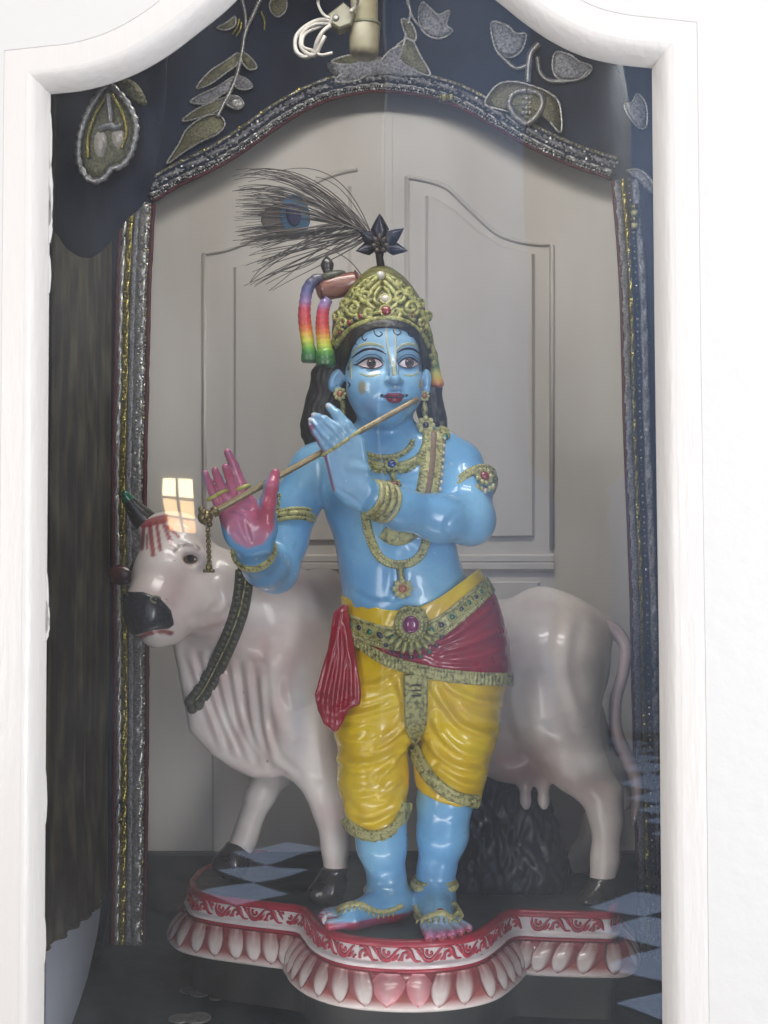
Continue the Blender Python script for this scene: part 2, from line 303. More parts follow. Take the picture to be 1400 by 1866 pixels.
    def grad(s, p):
        e = s.h; g = [s.sample(p+np.eye(3)[j]*e)-s.sample(p-np.eye(3)[j]*e) for j in range(3)]; return nrm(np.stack(g, -1))
    def hit(s, px, py, off=0.0):              # where sight lines through these pixels first meet the surface
        d = ray(px, py); t0 = (s.lo[1]-CAM[1]); t1 = (s.lo[1]+s.h*(s.n[1]-1)-CAM[1]); T = np.arange(t0, t1, .003)
        p = CAM+d[..., None, :]*(T[:, None]/d[..., None, 1:2]); val = s.sample(p)-off; neg = val < 0
        i = np.where(neg.any(-1), neg.argmax(-1), np.abs(val).argmin(-1)); i0 = np.maximum(i-1, 0)
        v1 = np.take_along_axis(val, i[..., None], -1)[..., 0]; v0 = np.take_along_axis(val, i0[..., None], -1)[..., 0]
        fr_ = np.where(np.abs(v1-v0) > 1e-9, np.clip(v0/(v0-v1+1e-12), 0, 1), 1.0)
        tt = T[i0]+fr_*(T[i]-T[i0]); q = CAM+d*(tt/d[..., 1])[..., None]; return q, s.grad(q)
    def mesh(s, name, m, col=None, disp=None, off=0.0, arr=None):
        a = np.ascontiguousarray(np.clip((s.a if arr is None else arr)-off, -3*s.h, 3*s.h), np.float32)
        for ax in range(3):                      # close the grid's edges
            ix = [slice(None)]*3
            for e_ in (0, -1): ix[ax] = e_; a[tuple(ix)] = 3*s.h
        g = vdb.FloatGrid(3*s.h); g.copyFromArray(a, tolerance=0.0)
        g.transform = vdb.createLinearTransform(voxelSize=s.h)
        pts, tri, quad = g.convertToPolygons(isovalue=0.0, adaptivity=0.0)
        v = pts.astype(np.float64)+s.lo
        nrmv = None
        if disp is not None: nrmv = s.grad(v); v = v+nrmv*disp(v, nrmv)[:, None]
        c = col(v, s.grad(v) if nrmv is None else nrmv) if col is not None else None
        me = bpy.data.meshes.new(name); nq, ntr = len(quad), len(tri)
        me.vertices.add(len(v)); me.vertices.foreach_set('co', v.astype(np.float32).ravel())
        li = np.concatenate([quad[:, ::-1].ravel(), tri[:, ::-1].ravel()]).astype(np.int32) if ntr else quad[:, ::-1].ravel().astype(np.int32)
        me.loops.add(len(li)); me.loops.foreach_set('vertex_index', li)
        st = np.concatenate([np.arange(nq)*4, nq*4+np.arange(ntr)*3]).astype(np.int32)
        me.polygons.add(nq+ntr); me.polygons.foreach_set('loop_start', st)
        me.update(calc_edges=True); me.validate()
        return finish(me, m, True, c)
def seg_d(px, py, line):                     # distance in pixels to a polyline (flat arrays)
    best = None
    for (ax, ay), (bx, by) in zip(line[:-1], line[1:]):
        dx, dy = bx-ax, by-ay; t = np.clip(((px-ax)*dx+(py-ay)*dy)/(dx*dx+dy*dy+1e-9), 0, 1)
        d = (px-ax-t*dx)**2+(py-ay-t*dy)**2; best = d if best is None else np.minimum(best, d)
    return np.sqrt(best)
def poly_sd(px, py, poly):
    d = seg_d(px, py, list(map(tuple, poly))+[tuple(poly[0])]); ins = np.zeros(np.broadcast(px, py).shape, bool); n = len(poly)
    for i in range(n):
        (ax, ay), (bx, by) = poly[i], poly[(i+1) % n]
        if ay == by: continue
        ins ^= ((ay > py) != (by > py)) & (px < (bx-ax)*(py-ay)/(by-ay)+ax)
    return np.where(ins, -d, d).astype(np.float32)
def sm(x, a, b): t = np.clip((x-a)/(b-a), 0, 1); return t*t*(3-2*t)
def mixc(c, c2, w): return c*(1-w[:, None])+np.asarray(c2)*w[:, None]
def folds(lines):                             # ridges (+) and grooves (-) carved along curves, on what faces the front
    L = [(even(cr(l[0], 24), 20), l[1], l[2]) for l in lines]
    def f(v, n):
        px, py = proj(v); face = sm(-n[:, 1], -.25, .35); o = np.zeros(len(v))
        for pl, amp, wd in L:
            lo = pl.min(0)-wd*4; hi = pl.max(0)+wd*4; s = (px > lo[0]) & (px < hi[0]) & (py > lo[1]) & (py < hi[1])
            if not s.any(): continue
            d = seg_d(px[s], py[s], list(map(tuple, pl))); end = np.minimum(np.hypot(px[s]-pl[0][0], py[s]-pl[0][1]), np.hypot(px[s]-pl[-1][0], py[s]-pl[-1][1]))
            w = .35+.65*sm(end, 0, 25)
            o[s] += amp/1000*w*(np.exp(-(d/wd)**2)-.45*np.exp(-((d-2.1*wd)/wd)**2))
        return o*face
    return f
# ribbons and beads laid on a sculpted surface
def strip(V, line, width, h=3, n=60, across=7, prof=None, off=0.0, wfun=None):
    c = even(cr(line, 200), n); t = nrm(np.gradient(c, axis=0)); pn = np.stack([-t[:, 1], t[:, 0]], 1)
    s = np.linspace(-1, 1, across); wv = np.full(n, width/2.) if wfun is None else width/2*np.array([wfun(x) for x in np.linspace(0, 1, n)])
    px = c[:, None, 0]+pn[:, None, 0]*s*wv[:, None]; py = c[:, None, 1]+pn[:, None, 1]*s*wv[:, None]
    q, g = V.hit(px, py); pr = np.array([(prof(x) if prof else (1-abs(x)**4)) for x in s]); q = q+g*((off+h*pr)/1000)[None, :, None] if np.ndim(pr) else q
    edge = q.copy()[:, [0, -1]]-g[:, [0, -1]]*.004
    G = np.concatenate([edge[:, :1], q, edge[:, 1:]], 1); A = across+2; v = G.reshape(-1, 3); f = []
    for i in range(n-1):
        for j in range(A-1): f.append((i*A+j, i*A+j+1, (i+1)*A+j+1, (i+1)*A+j))
    f += [tuple(range(A)), tuple((n-1)*A+j for j in range(A))[::-1]]
    return v, f
def beads(V, line, r, step, off=0, shape=(1, 1, .7), closed=False):
    c = cr(line, 300); L = np.linalg.norm(np.diff(c, axis=0), axis=1).sum(); n = max(2, int(L/step)); c = even(c, n); mb = MB()
    q, g = V.hit(c[:, 0], c[:, 1])
    for a, b in zip(q, g):
        mb.add(*ball(a+b*off/1000, np.array(shape)*r/1000, 7, 5, frame_of(b)))
    return mb
# ================================================================== the standing figure
ZT = .336
H = .0026
statue = thing('figure_statue', 'glossy painted statue of a blue-skinned flute player in yellow garment and golden crown', 'statue', (.05, .03, ZT))
B = Vol((-.345, -.25, .322), (.235, .15, 1.50), H)
# trunk
T = B.like()
T.chain([(712, 880, .02, 92), (714, 940, .018, 103), (722, 1000, .018, 100), (733, 1060, .018, 103), (748, 1120, .02, 112), (765, 1180, .03, 118)], .03, .78)
T.chain([(585, 846, .03, 40), (640, 838, .02, 52), (712, 845, .015, 58), (790, 838, .02, 51), (840, 848, .03, 41)], .04, .85)
T.e(655, 905, -.01, (62, 50, 52), .05); T.e(770, 905, -.01, (62, 50, 52), .05)
T.e(733, 1075, -.03, (74, 40, 64), .05)
T.chain([(705, 835, .025, 56), (703, 775, .02, 47)], .03)
T.e(722, 1088, -.092, (5, 10, 7), .012, op=-1)
B.union(T, .01)
# arm on the viewer's right: shoulder, elbow, wrist, back of the hand
A = B.like()
A.chain([(832, 850, .03, 45), (854, 890, .0, 41), (856, 945, -.035, 40)], .02)
A.chain([(857, 950, -.04, 40), (800, 944, -.085, 37), (730, 928, -.125, 31), (690, 913, -.155, 26)], .03)
A.chain([(690, 912, -.158, 25), (655, 892, -.172, 22)], .02, .8)
A.prism([(600, 832), (622, 808), (646, 793), (657, 806), (664, 850), (672, 892), (655, 922), (634, 915), (615, 893)], -.172, .007, .016, rnd=.009)
for fp in ([(647, 800, -.174, 11.5), (632, 776, -.18, 10), (614, 755, -.178, 8.7), (599, 740, -.17, 6.3)], [(632, 808, -.176, 11), (612, 782, -.184, 9.6), (590, 765, -.182, 8), (573, 757, -.174, 5.8)],
           [(617, 818, -.176, 11), (599, 796, -.184, 9.6), (580, 777, -.184, 7.6), (567, 766, -.178, 5.5)], [(605, 832, -.174, 10.5), (589, 806, -.182, 9), (575, 786, -.182, 7), (567, 774, -.177, 5)]):
    A.chain(fp, .004)
A.chain([(655, 860, -.15, 11), (640, 815, -.142, 9), (632, 785, -.138, 7)], .006)
B.union(A, .014)
# arm on the viewer's left with the raised open palm
A = B.like()
A.chain([(572, 856, .035, 46), (536, 925, .02, 42), (518, 985, .0, 40), (503, 1035, -.02, 39)], .02)
A.chain([(500, 1042, -.025, 39), (482, 1030, -.075, 36), (466, 1010, -.12, 32), (459, 996, -.15, 28)], .02)
A.prism([(408, 912), (420, 905), (448, 903), (474, 925), (494, 930), (497, 965), (488, 1000), (446, 1000), (420, 970), (408, 940)], -.163, .006, .016, rnd=.009)
A.e(478, 962, -.175, (20, 12, 30), .014); A.e(428, 962, -.172, (20, 11, 34), .014)
for fp in ([(449, 915, -.166, 11), (438, 880, -.17, 10), (427, 850, -.176, 8.8), (415, 824, -.184, 6.6)], [(431, 914, -.168, 10), (425, 885, -.174, 9.2), (418, 866, -.182, 8.2), (411, 851, -.19, 6.4)],
           [(414, 916, -.168, 9.6), (405, 890, -.174, 8.8), (398, 872, -.182, 7.8), (392, 857, -.19, 6.2)], [(400, 922, -.168, 9), (388, 897, -.174, 8), (380, 878, -.182, 7), (374, 862, -.19, 5.6)]):
    A.chain(fp, .002)
A.chain([(486, 950, -.176, 15), (489, 915, -.205, 13), (495, 885, -.216, 11.5), (502, 862, -.21, 8)], .008)
B.union(A, .014)
# lower legs and feet
A = B.like()
A.chain([(685, 1420, .04, 42), (692, 1490, .042, 46), (696, 1540, .045, 43), (705, 1600, .05, 32), (708, 1645, .052, 30)], .02)
A.chain([(814, 1390, .045, 44), (811, 1460, .045, 48), (807, 1520, .05, 44), (795, 1590, .055, 32), (792, 1640, .055, 31)], .02)
def foot(heel, ankle, ball, toes, side):
    zz = lambda px, py, r: PZ(px, py, ZT+.006)+np.array([0, 0, r/1000])
    h, b = zz(*heel, 24), zz(*ball, 15); a = P(*ankle)
    A.rc(h, b, .026, .017, .02); A.rc(a, h, .03, .026, .02); A.rc(a, b, .03, .016, .03)
    for (bx, by, r0), (tx, ty, r1) in toes: A.rc(zz(bx, by, r0), zz(tx, ty, r1), r0/1000, r1/1000, .006)
foot((722, 1672), (706, 1640, .05), (640, 1688), [((646, 1692, 12), (602, 1695, 9.5)), ((640, 1680, 11), (592, 1684, 8.5)), ((640, 1674, 11), (588, 1677, 8)), ((645, 1669, 11), (592, 1671, 7.5)), ((652, 1666, 10), (600, 1667, 7))], -1)
foot((792, 1670), (792, 1640, .055), (802, 1698), [((778, 1700, 13), (784, 1716, 11)), ((796, 1700, 11), (806, 1714, 9)), ((810, 1697, 11), (824, 1710, 8.5)), ((820, 1693, 10), (840, 1705, 8)), ((828, 1688, 10), (854, 1699, 7.5))], 1)
B.union(A, .01)
# head
A = B.like()
A.e(698, 640, .02, (75, 96, 92), .02)
A.e(699, 700, -.012, (64, 80, 70), .03)
A.e(702, 735, -.022, (50, 62, 44), .03)
A.e(708, 757, -.068, (24, 18, 17), .03)
A.e(666, 708, -.052, (28, 26, 30), .03); A.e(743, 706, -.05, (23, 26, 30), .03)
A.e(700, 628, -.05, (56, 30, 36), .03)
for ex, ey, rx in ((677, 662, 22), (744, 661, 18)): A.e(ex, ey, -.094 if ex < 700 else -.092, (rx, 13, 13), .018, op=-1)
A.chain([(715, 645, -.082, 6), (718, 672, -.099, 6.5), (720, 690, -.112, 8)], .012)
A.e(720, 692, -.112, (9, 10, 8), .008)
A.e(709, 695, -.097, (6.5, 10, 6.5), .006); A.e(730, 695, -.097, (6.2, 10, 6.5), .006)
A.e(712, 702, -.104, (4, 6, 3.5), .003, op=-1); A.e(727, 702, -.104, (4, 6, 3.5), .003, op=-1)
A.e(719, 727, -.082, (24, 16, 16), .015)
A.chain([(701, 722, -.091, 3.6), (712, 719, -.099, 5.2), (719, 720, -.1, 5), (726, 719, -.099, 5.2), (736, 722, -.09, 3.6)], .006)
A.chain([(705, 728, -.09, 4), (719, 730, -.099, 6.4), (733, 728, -.089, 4)], .006)
A.chain([(697, 723, -.092, 2.2), (710, 724.5, -.104, 2.2), (719, 725, -.107, 2), (728, 724.5, -.103, 2.2), (741, 722, -.09, 2.2)], .003, op=-1)
A.e(712, 742, -.1, (14, 7, 4), .012, op=-1)
RZ = Matrix.Rotation(.35, 3, 'Y')
A.e(613, 693, .01, (14, 12, 24), .008, RZ); A.e(615, 690, -.004, (7, 8, 15), .006, RZ, op=-1); A.e(616, 712, .0, (9, 9, 9), .006)
A.e(777, 692, .015, (10, 12, 20), .008); A.e(777, 712, .008, (8, 8, 8), .006)
B.union(A, .016)
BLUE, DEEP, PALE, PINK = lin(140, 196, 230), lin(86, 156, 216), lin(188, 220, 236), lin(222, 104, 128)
PALM = [(366, 850), (400, 800), (430, 810), (455, 880), (475, 925), (484, 880), (498, 845), (514, 850), (506, 910), (500, 965), (480, 992), (450, 1000), (428, 988), (402, 955), (380, 910)]
nzv = lambda v, s: np.array([noise.noise(Vector(p)*s) for p in v])
def skin_col(v, n):
    px, py = proj(v); c = np.tile(BLUE, (len(v), 1))
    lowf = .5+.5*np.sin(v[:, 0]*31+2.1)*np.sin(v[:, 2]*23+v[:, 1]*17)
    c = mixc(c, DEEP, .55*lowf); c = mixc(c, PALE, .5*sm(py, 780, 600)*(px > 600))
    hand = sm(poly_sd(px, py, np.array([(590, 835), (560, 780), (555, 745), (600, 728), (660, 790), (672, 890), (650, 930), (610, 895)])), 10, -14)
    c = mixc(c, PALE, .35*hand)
    w = sm(poly_sd(px, py, np.array(PALM, float)), 3, -5)*sm(-n[:, 1], -.1, .35)*(v[:, 1] < -.1)
    pk = mixc(np.tile(PINK, (len(v), 1)), lin(226, 128, 146), sm(py, 930, 985)); pk = mixc(pk, lin(184, 62, 88), sm(py, 900, 840)*.7); c = mixc(c, pk, w)
    u = sm(seg_d(px, py, [(566, 776), (590, 815), (602, 850), (609, 890)]), 8, 3)*(v[:, 1] < -.13)*sm(n[:, 0], -.2, -.75); c = mixc(c, lin(176, 96, 120), u)
    so = sm(v[:, 2], ZT+.023, ZT+.018); c = mixc(c, lin(172, 28, 54), so)
    toe = (v[:, 2] < ZT+.05)*sm(poly_sd(px, py, np.array([(560, 1660), (604, 1664), (612, 1700), (590, 1710)])), 6, -3); c = mixc(c, lin(196, 190, 206), .6*toe*(1-so))
    toe = (v[:, 2] < ZT+.06)*sm(py, 1684, 1700)*(px > 760); c = mixc(c, lin(186, 66, 90), .75*toe)
    c = mixc(c, lin(172, 176, 196), .55*(v[:, 2] < ZT+.06)*sm(py, 1655, 1680)*(px > 760)*(1-toe))
    for sp, r, k in (((660, 706), (9, 15), .85), ((767, 700), (5, 12), .7)):
        d = np.hypot((px-sp[0])/r[0], (py-sp[1])/r[1]); c = mixc(c, lin(160, 140, 50), k*sm(d, 1.1, .5)*(v[:, 1] < 0))
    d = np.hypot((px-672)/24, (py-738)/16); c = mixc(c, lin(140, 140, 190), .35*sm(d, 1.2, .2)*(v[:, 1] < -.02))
    d = np.hypot((px-719)/30, (py-726)/12)
    return c
skin_fold = folds([([(640, 1075), (690, 1098), (760, 1080)], -1.0, 5), ([(650, 985), (700, 1000), (760, 985)], 1.2, 9), ([(733, 1010), (728, 1050), (724, 1085)], -2.0, 6), ([(640, 850), (690, 858)], 2.5, 6), ([(740, 856), (800, 838)], 2.5, 6),
    ([(830, 935), (812, 962), (830, 985)], -1.5, 5), ([(420, 935), (440, 945), (455, 985)], -2.2, 4), ([(430, 925), (455, 930), (470, 938)], -1.8, 3), ([(412, 962), (430, 972), (446, 992)], -1.2, 3), ([(612, 890), (640, 905), (662, 925)], -1.2, 3), ([(640, 808), (612, 779), (588, 755)], -2.6, 2.6), ([(622, 819), (596, 791), (568, 760)], -2.4, 2.4), ([(610, 829), (586, 800), (566, 770)], -2.2, 2.2), ([(438, 912), (430, 880), (420, 850)], -2.4, 2.2), ([(421, 914), (412, 882), (402, 860)], -2.4, 2.2), ([(406, 918), (395, 892), (384, 866)], -2.4, 2.2), ([(430, 885), (446, 882)], -1.2, 1.6), ([(398, 892), (412, 888)], -1.2, 1.6)])
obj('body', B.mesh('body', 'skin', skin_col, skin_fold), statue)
print('body done')
# ---- face paint and eyes
def face_line(name, line, w, m, h=.5, taper=True, n=26, parent=statue, across=5):
    wf = (lambda x: .25+.75*math.sin(math.pi*min(max(x, .02), .98))**.6) if taper else None
    v, f = strip(B, line, w, h, n, across, off=.35, wfun=wf); return obj(name, mesh_of(name, v, f, m), parent)
for ln in ([(642, 652), (652, 644), (664, 637.5), (680, 635.5), (693, 639), (704, 645.5)], [(724, 642.5), (732, 637.5), (743, 635), (755, 637), (765, 645)]): face_line('eyebrow', ln, 4.6, 'line')
for ln in ([(643, 645), (652, 634), (668, 627), (688, 628), (701, 634)], [(723, 638), (734, 629), (748, 627), (760, 631), (767, 640)]): face_line('ochre_brow_mark', ln, 6.5, 'ochre', .25)
for ln in ([(640, 655), (638, 672), (641, 690)], [(655, 680), (672, 685), (694, 682)], [(735, 683), (750, 684), (763, 679)]): face_line('ochre_cheek_mark', ln, 4, 'ochre', .25)
for ln in ([(704, 600), (706, 625), (711, 650), (716, 668)], [(720, 600), (721, 625), (721, 650), (719, 668)], [(718, 664), (719, 676), (719.5, 684)]):
    face_line('forehead_mark', ln, 5 if ln[0][1] < 640 else 9, 'cream' if ln[0][1] < 640 else 'ochre', .3, False)
for ex, ey, lx, rx, top, bot, y0 in ((677.5, 663.5, 651, 699, 653, 672, -.092), (744.5, 662.5, 726, 765, 653, 671, -.09)):
    # white of the eye laid in the almond between the lids, iris and pupil on it
    hw = (rx-lx)/2; cxm = (lx+rx)/2; U = np.linspace(-1, 1, 19); rows = np.linspace(0, 1, 9)
    yt = lambda u: ey+1.2-(ey+1.2-top)*(1-np.abs(u)**2.2); yb = lambda u: ey+1.2+(bot-ey-1.2)*(1-np.abs(u)**2.0)
    gx = np.array([[cxm+u*hw for u in U] for r in rows]); gy = np.array([[yt(u)*(1-r)+yb(u)*r for u in U] for r in rows])
    q, g = B.hit(gx, gy); bulge = np.exp(-((gx-ex)/(hw*.75))**2-((gy-ey)/14)**2)*.0045+.0004
    q = q-np.array([0, 1., 0])*bulge[..., None]
    v = q.reshape(-1, 3); f = [(i*19+j, (i+1)*19+j, (i+1)*19+j+1, i*19+j+1) for i in range(8) for j in range(18)]
    eye = obj('eye', mesh_of('eye', v, f, 'eyewhite'), statue)
    c = q[4, 9]*0+q.reshape(-1, 3)[np.argmin(((gx-ex-1)**2+(gy-ey+1.2)**2).ravel())]; R = frame_of((0.12, -1, .06))
    for nm, r, mm, o_ in (('iris', .0092, 'iris', .0008), ('pupil', .0052, 'pupil', .0018)):
        v, f = ball(c+np.array([0, -o_, 0]), (r, r, .0014), 16, 7, R); obj(nm, mesh_of(nm, v, f, mm), eye)
    v, f = ball(c+np.array([-.003, -.0034, .003]), (.0012, .0012, .0006), 8, 5, R); obj('eye_glint', mesh_of('eye_glint', v, f, 'nail'), eye)
    tl = [(lx-7, ey+1 if ex < 700 else ey), (lx, ey+.5), (ex-hw*.5, top+2.0), (ex, top-.6), (ex+hw*.55, top+2.2), (rx-1, ey)]
    if ex > 700: tl = [(lx, ey+1), (ex-hw*.5, top+2.2), (ex, top-.6), (ex+hw*.5, top+2.0), (rx, ey), (rx+6, ey-1)]
    def on(line, dy=.0045, n=30):
        c_ = even(cr(line, 120), n); q_, g_ = B.hit(c_[:, 0], c_[:, 1]); b_ = np.exp(-((c_[:, 0]-ex)/(hw*.75))**2-((c_[:, 1]-ey)/14)**2)*.0045; return q_-np.array([0, 1., 0])*(b_+.0006)[:, None]
    p = on(tl); v, f = tube(p, .0005+.0018*np.sin(np.linspace(.25, math.pi-.15, len(p))), 6); obj('upper_lash_line', mesh_of('upper_lash_line', v, f, 'line'), eye)
    p = on([(lx, ey+2), (ex-hw*.5, bot-2), (ex, bot), (ex+hw*.5, bot-2), (rx, ey+1)]); v, f = tube(p, .0007, 6); obj('lower_lash_line', mesh_of('lower_lash_line', v, f, 'maroon'), eye)
    p = on([(lx-2, ey-4), (ex-hw*.5, top-4.5), (ex, top-7), (ex+hw*.5, top-4.5), (rx+1, ey-4)]); v, f = tube(p, .0006, 6); obj('eyelid_crease', mesh_of('eyelid_crease', v, f, 'line'), eye)
v1, f1 = strip(B, [(701, 722.5), (710, 719.5), (719, 720.5), (727, 719.5), (736, 721.5)], 7.4, .5, 24, 7, off=.4, wfun=lambda x: .25+.75*math.sin(math.pi*min(max(x, .03), .97))**.5)
v2, f2 = strip(B, [(704, 726), (711, 729.5), (719, 730.3), (727, 729.3), (734, 725)], 8.6, .5, 24, 7, off=.4, wfun=lambda x: .2+.8*math.sin(math.pi*min(max(x, .03), .97))**.7)
obj('upper_lip', mesh_of('upper_lip', v1, f1, 'lips'), statue); obj('lower_lip', mesh_of('lower_lip', v2, f2, 'lips'), statue)
face_line('mouth_line', [(696, 721), (700, 723.5), (710, 724.6), (719, 725.2), (728, 724.6), (737, 723), (741, 720)], 2.0, 'line', .5)
for x in (696, 741):
    q, g = B.hit(np.array([x*1.]), np.array([720.5])); v, f = ball(q[0], (.003, .003, .0012), 8, 5, frame_of(g[0])); obj('mouth_corner_mark', mesh_of('mouth_corner_mark', v, f, 'line'), statue)
q, g = B.hit(np.array([720.]), np.array([706.5])); v, f = ball(q[0]+g[0]*.002, .0034); obj('nose_pearl', mesh_of('nose_pearl', v, f, 'pearl'), statue)
for ln in ([(681, 600), (684, 609), (691, 613), (697, 608), (692, 604)], [(716, 600), (719, 607), (726, 610), (731, 605), (727, 602)], [(662, 608), (660, 615), (665, 620), (669, 616)], [(742, 604), (746, 611), (752, 613), (755, 609)],
           [(634, 668), (637, 671), (633, 674)], [(634, 696), (638, 700), (635, 706)], [(652, 618), (647, 624), (651, 628)]):
    face_line('painted_curl', ln, 2.4, 'line', .5)
# ---- hair
Hh = Vol((-.16, -.13, 1.14), (.13, .16, 1.50), .003)
Hh.e(698, 640, .02, (83, 101, 97), .02); Hh.e(700, 628, -.05, (60, 35, 41), .03)
Hh.prism([(637, 656), (643, 634), (653, 617), (668, 605), (686, 599), (705, 597.5), (722, 599), (739, 603), (753, 613), (762, 628), (767, 650), (771, 690), (765, 760), (640, 760), (629, 700), (632, 670)], -.1, .115, .003, op=-1)
Hh.chain([(616, 650, .03, 30), (600, 690, .045, 29), (592, 735, .04, 32), (580, 772, .04, 28), (584, 797, .05, 24), (610, 812, .055, 20)], .02)
Hh.chain([(625, 720, .05, 26), (620, 770, .05, 30), (625, 800, .055, 26)], .02)
Hh.chain([(775, 650, .05, 24), (783, 700, .05, 20), (784, 745, .05, 22), (792, 772, .055, 20), (800, 790, .06, 13)], .02)
for x, y, r in ((567, 762, 13), (560, 776, 12), (559, 792, 11), (566, 806, 11), (573, 745, 13), (578, 700, 10), (581, 722, 9), (576, 680, 9), (806, 776, 10), (801, 752, 10), (794, 730, 8)): Hh.e(x, y, .04, (r, r+6, r), .006)
hair_fold = folds([([(x0, 660), (x0-9, 690), (x0-3, 715), (x0-16, 745), (x0-12, 770), (x0-22, 800)], 2.2, 2.6) for x0 in (586, 596, 606, 616)]+[([(x0, 660), (x0+6, 720), (x0+14, 790)], 1.4, 2.4) for x0 in (780, 788)])
obj('hair', Hh.mesh('hair', 'hair', None, hair_fold), statue)
# ---- crown
Cr = Vol((-.16, -.15, 1.29), (.13, .17, 1.545), .0026)
Cr.chain([(694, 650, .03, 88), (695, 600, .03, 84), (696, 560, .028, 64), (695, 530, .02, 36), (694, 505, .012, 10)], .03, 1.12)
for x, y, r in ((645, 552, 13), (620, 582, 13), (668, 526, 11), (746, 549, 13), (768, 580, 13), (722, 526, 11), (694, 515, 16)): Cr.e(x, y, .01, (r, 26, r), .008)
brim = np.array([(560, 700), (600, 648), (612, 630), (624, 614), (645, 599), (672, 588), (705, 583), (738, 589), (765, 608), (782, 632), (800, 650), (840, 720), (840, 900), (560, 900)], float)
px, py = Cr.pix(); back = sm(Cr.ax[1], .0, .07)[None, :, None]; sd = poly_sd(*np.broadcast_arrays(px, py), brim)
cut = (-sd*(1-back)+(py-652)*back)/1000.
Cr.a = np.maximum(Cr.a, cut.astype(np.float32))
crown_v = Cr
crown = obj('crown', Cr.mesh('crown', 'crownbase', None), statue)
print('crown done')
def spiral(cx, cy, r0, turns, a0, s=1, n=34):
    t = np.linspace(0, 1, n); a = a0+s*turns*2*math.pi*t; r = r0*(1-.85*t); return np.stack([cx+r*np.cos(a), cy-r*np.sin(a)], 1)
def crown_tube(name, line, r, n=40, m='crown'):
    c = even(cr(line, 160), n); q, g = Cr.hit(c[:, 0], c[:, 1]); v, f = tube(q+g*r*.3, r, 6); obj(name, mesh_of(name, v, f, m), crown)
for sx in (-1, 1):
    X = lambda d: 697+sx*d
    for cxx, cyy, r, tn, a0 in ((52, 562, 15, 1.6, 4.2), (30, 541, 12, 1.5, 3.6), (71, 590, 11, 1.4, 4.4), (24, 571, 10, 1.4, 4.0), (66, 553, 9, 1.4, 4.2), (80, 575, 8, 1.3, 4.4), (46, 532, 8, 1.3, 4.0), (28, 517, 7, 1.3, 4.0)):
        crown_tube('scroll_relief', spiral(X(cxx), cyy, r, tn, a0 if sx > 0 else math.pi-a0, sx), .0044)
    crown_tube('scroll_relief', [(X(2), 514), (X(18), 530), (X(26), 552), (X(14), 566)], .0046); crown_tube('scroll_relief', [(X(3), 524), (X(11), 534), (X(14), 548), (X(6), 556)], .004)
    crown_tube('scroll_relief', [(X(8), 506), (X(30), 526), (X(52), 545), (X(70), 570), (X(84), 604), (X(88), 628)], .0048)
for ln in ([(620, 574), (640, 540), (664, 515), (686, 502)], [(772, 574), (752, 540), (728, 515), (703, 502)]): crown_tube('crown_edge_band', ln, .0034, 44); beads(Cr, ln, 2.6, 7, 3.2).build('crown_edge_bead_row', 'crown', crown)
crown_tube('brim_band', [(612, 630), (624, 613), (645, 597), (672, 586), (705, 581), (738, 587), (765, 606), (781, 630)], .0058, 60)
crown_tube('brim_band', [(612, 612), (628, 595), (650, 581), (676, 572), (705, 568), (736, 573), (762, 590), (776, 610)], .0034, 60)
def gem(V, px_, py_, r, m, parent, name='gem', bez='gold', flat=.6, rb=None):
    q, g = V.hit(np.array([float(px_)]), np.array([float(py_)])); q, g = q[0], g[0]; R = frame_of(g); r = r/1000
    v, f = ball(q+g*r*.25, (r, r, r*flat), 14, 9, R); o = obj(name, mesh_of(name, v, f, m), parent)
    if bez:
        th = np.linspace(0, 2*math.pi, 20, endpoint=False); rr = r*1.22
        p = q+g*r*.15+np.outer(np.cos(th)*rr, R[:, 0])+np.outer(np.sin(th)*rr, R[:, 1]); v, f = tube(p, r*.26, 6, closed=True); obj(name+'_setting', mesh_of(name+'_setting', v, f, bez), parent)
    return q, g
def rosette(V, px_, py_, r, m, parent, petals=8, name='rosette', pm='goldlite', q=None, g=None, rad=.42):
    if q is None: q, g = V.hit(np.array([float(px_)]), np.array([float(py_)])); q, g = q[0], g[0]
    R = frame_of(g); mb = MB(); r = r/1000
    for k in range(petals):
        a = k*2*math.pi/petals; mb.add(*ball(q+g*.002+R[:, 0]*math.cos(a)*r*.68+R[:, 1]*math.sin(a)*r*.68, (r*.3, r*.3, r*.22), 8, 6, R))
    mb.add(*ball(q, (r*.72, r*.72, r*.2), 14, 6, R)); o = mb.build(name, pm, parent)
    v, f = ball(q+g*r*.18, (r*rad, r*rad, r*.3), 12, 8, R); obj('gem', mesh_of('gem', v, f, m), parent if parent is not statue else statue); return o
gem(Cr, 704, 567, 9, 'gem_red', crown); gem(Cr, 702, 545, 7.5, 'pearl', crown, 'pearl', 'goldlite'); gem(Cr, 694, 504, 8.5, 'pearl', crown, 'pearl', None, 1); gem(Cr, 706, 590, 5, 'pearl', crown, 'pearl', None, 1)
for x, y in ((675, 568), (731, 567)): gem(Cr, x, y, 4.5, 'gem_yellow', crown)
for x, y in ((621, 606), (629, 596), (638, 588), (648, 582), (658, 577), (748, 577), (757, 584), (765, 592), (771, 601)): gem(Cr, x, y, 5, 'gem_dark' if (x in (629, 648, 757)) else 'gem_red', crown, bez=None, flat=.9)
for ln in ([(640, 570), (655, 552)], [(665, 540), (676, 528)], [(740, 552), (756, 570)], [(715, 528), (727, 540)]): beads(Cr, ln, 2.6, 6, 1).build('bead_row', 'crown', crown)
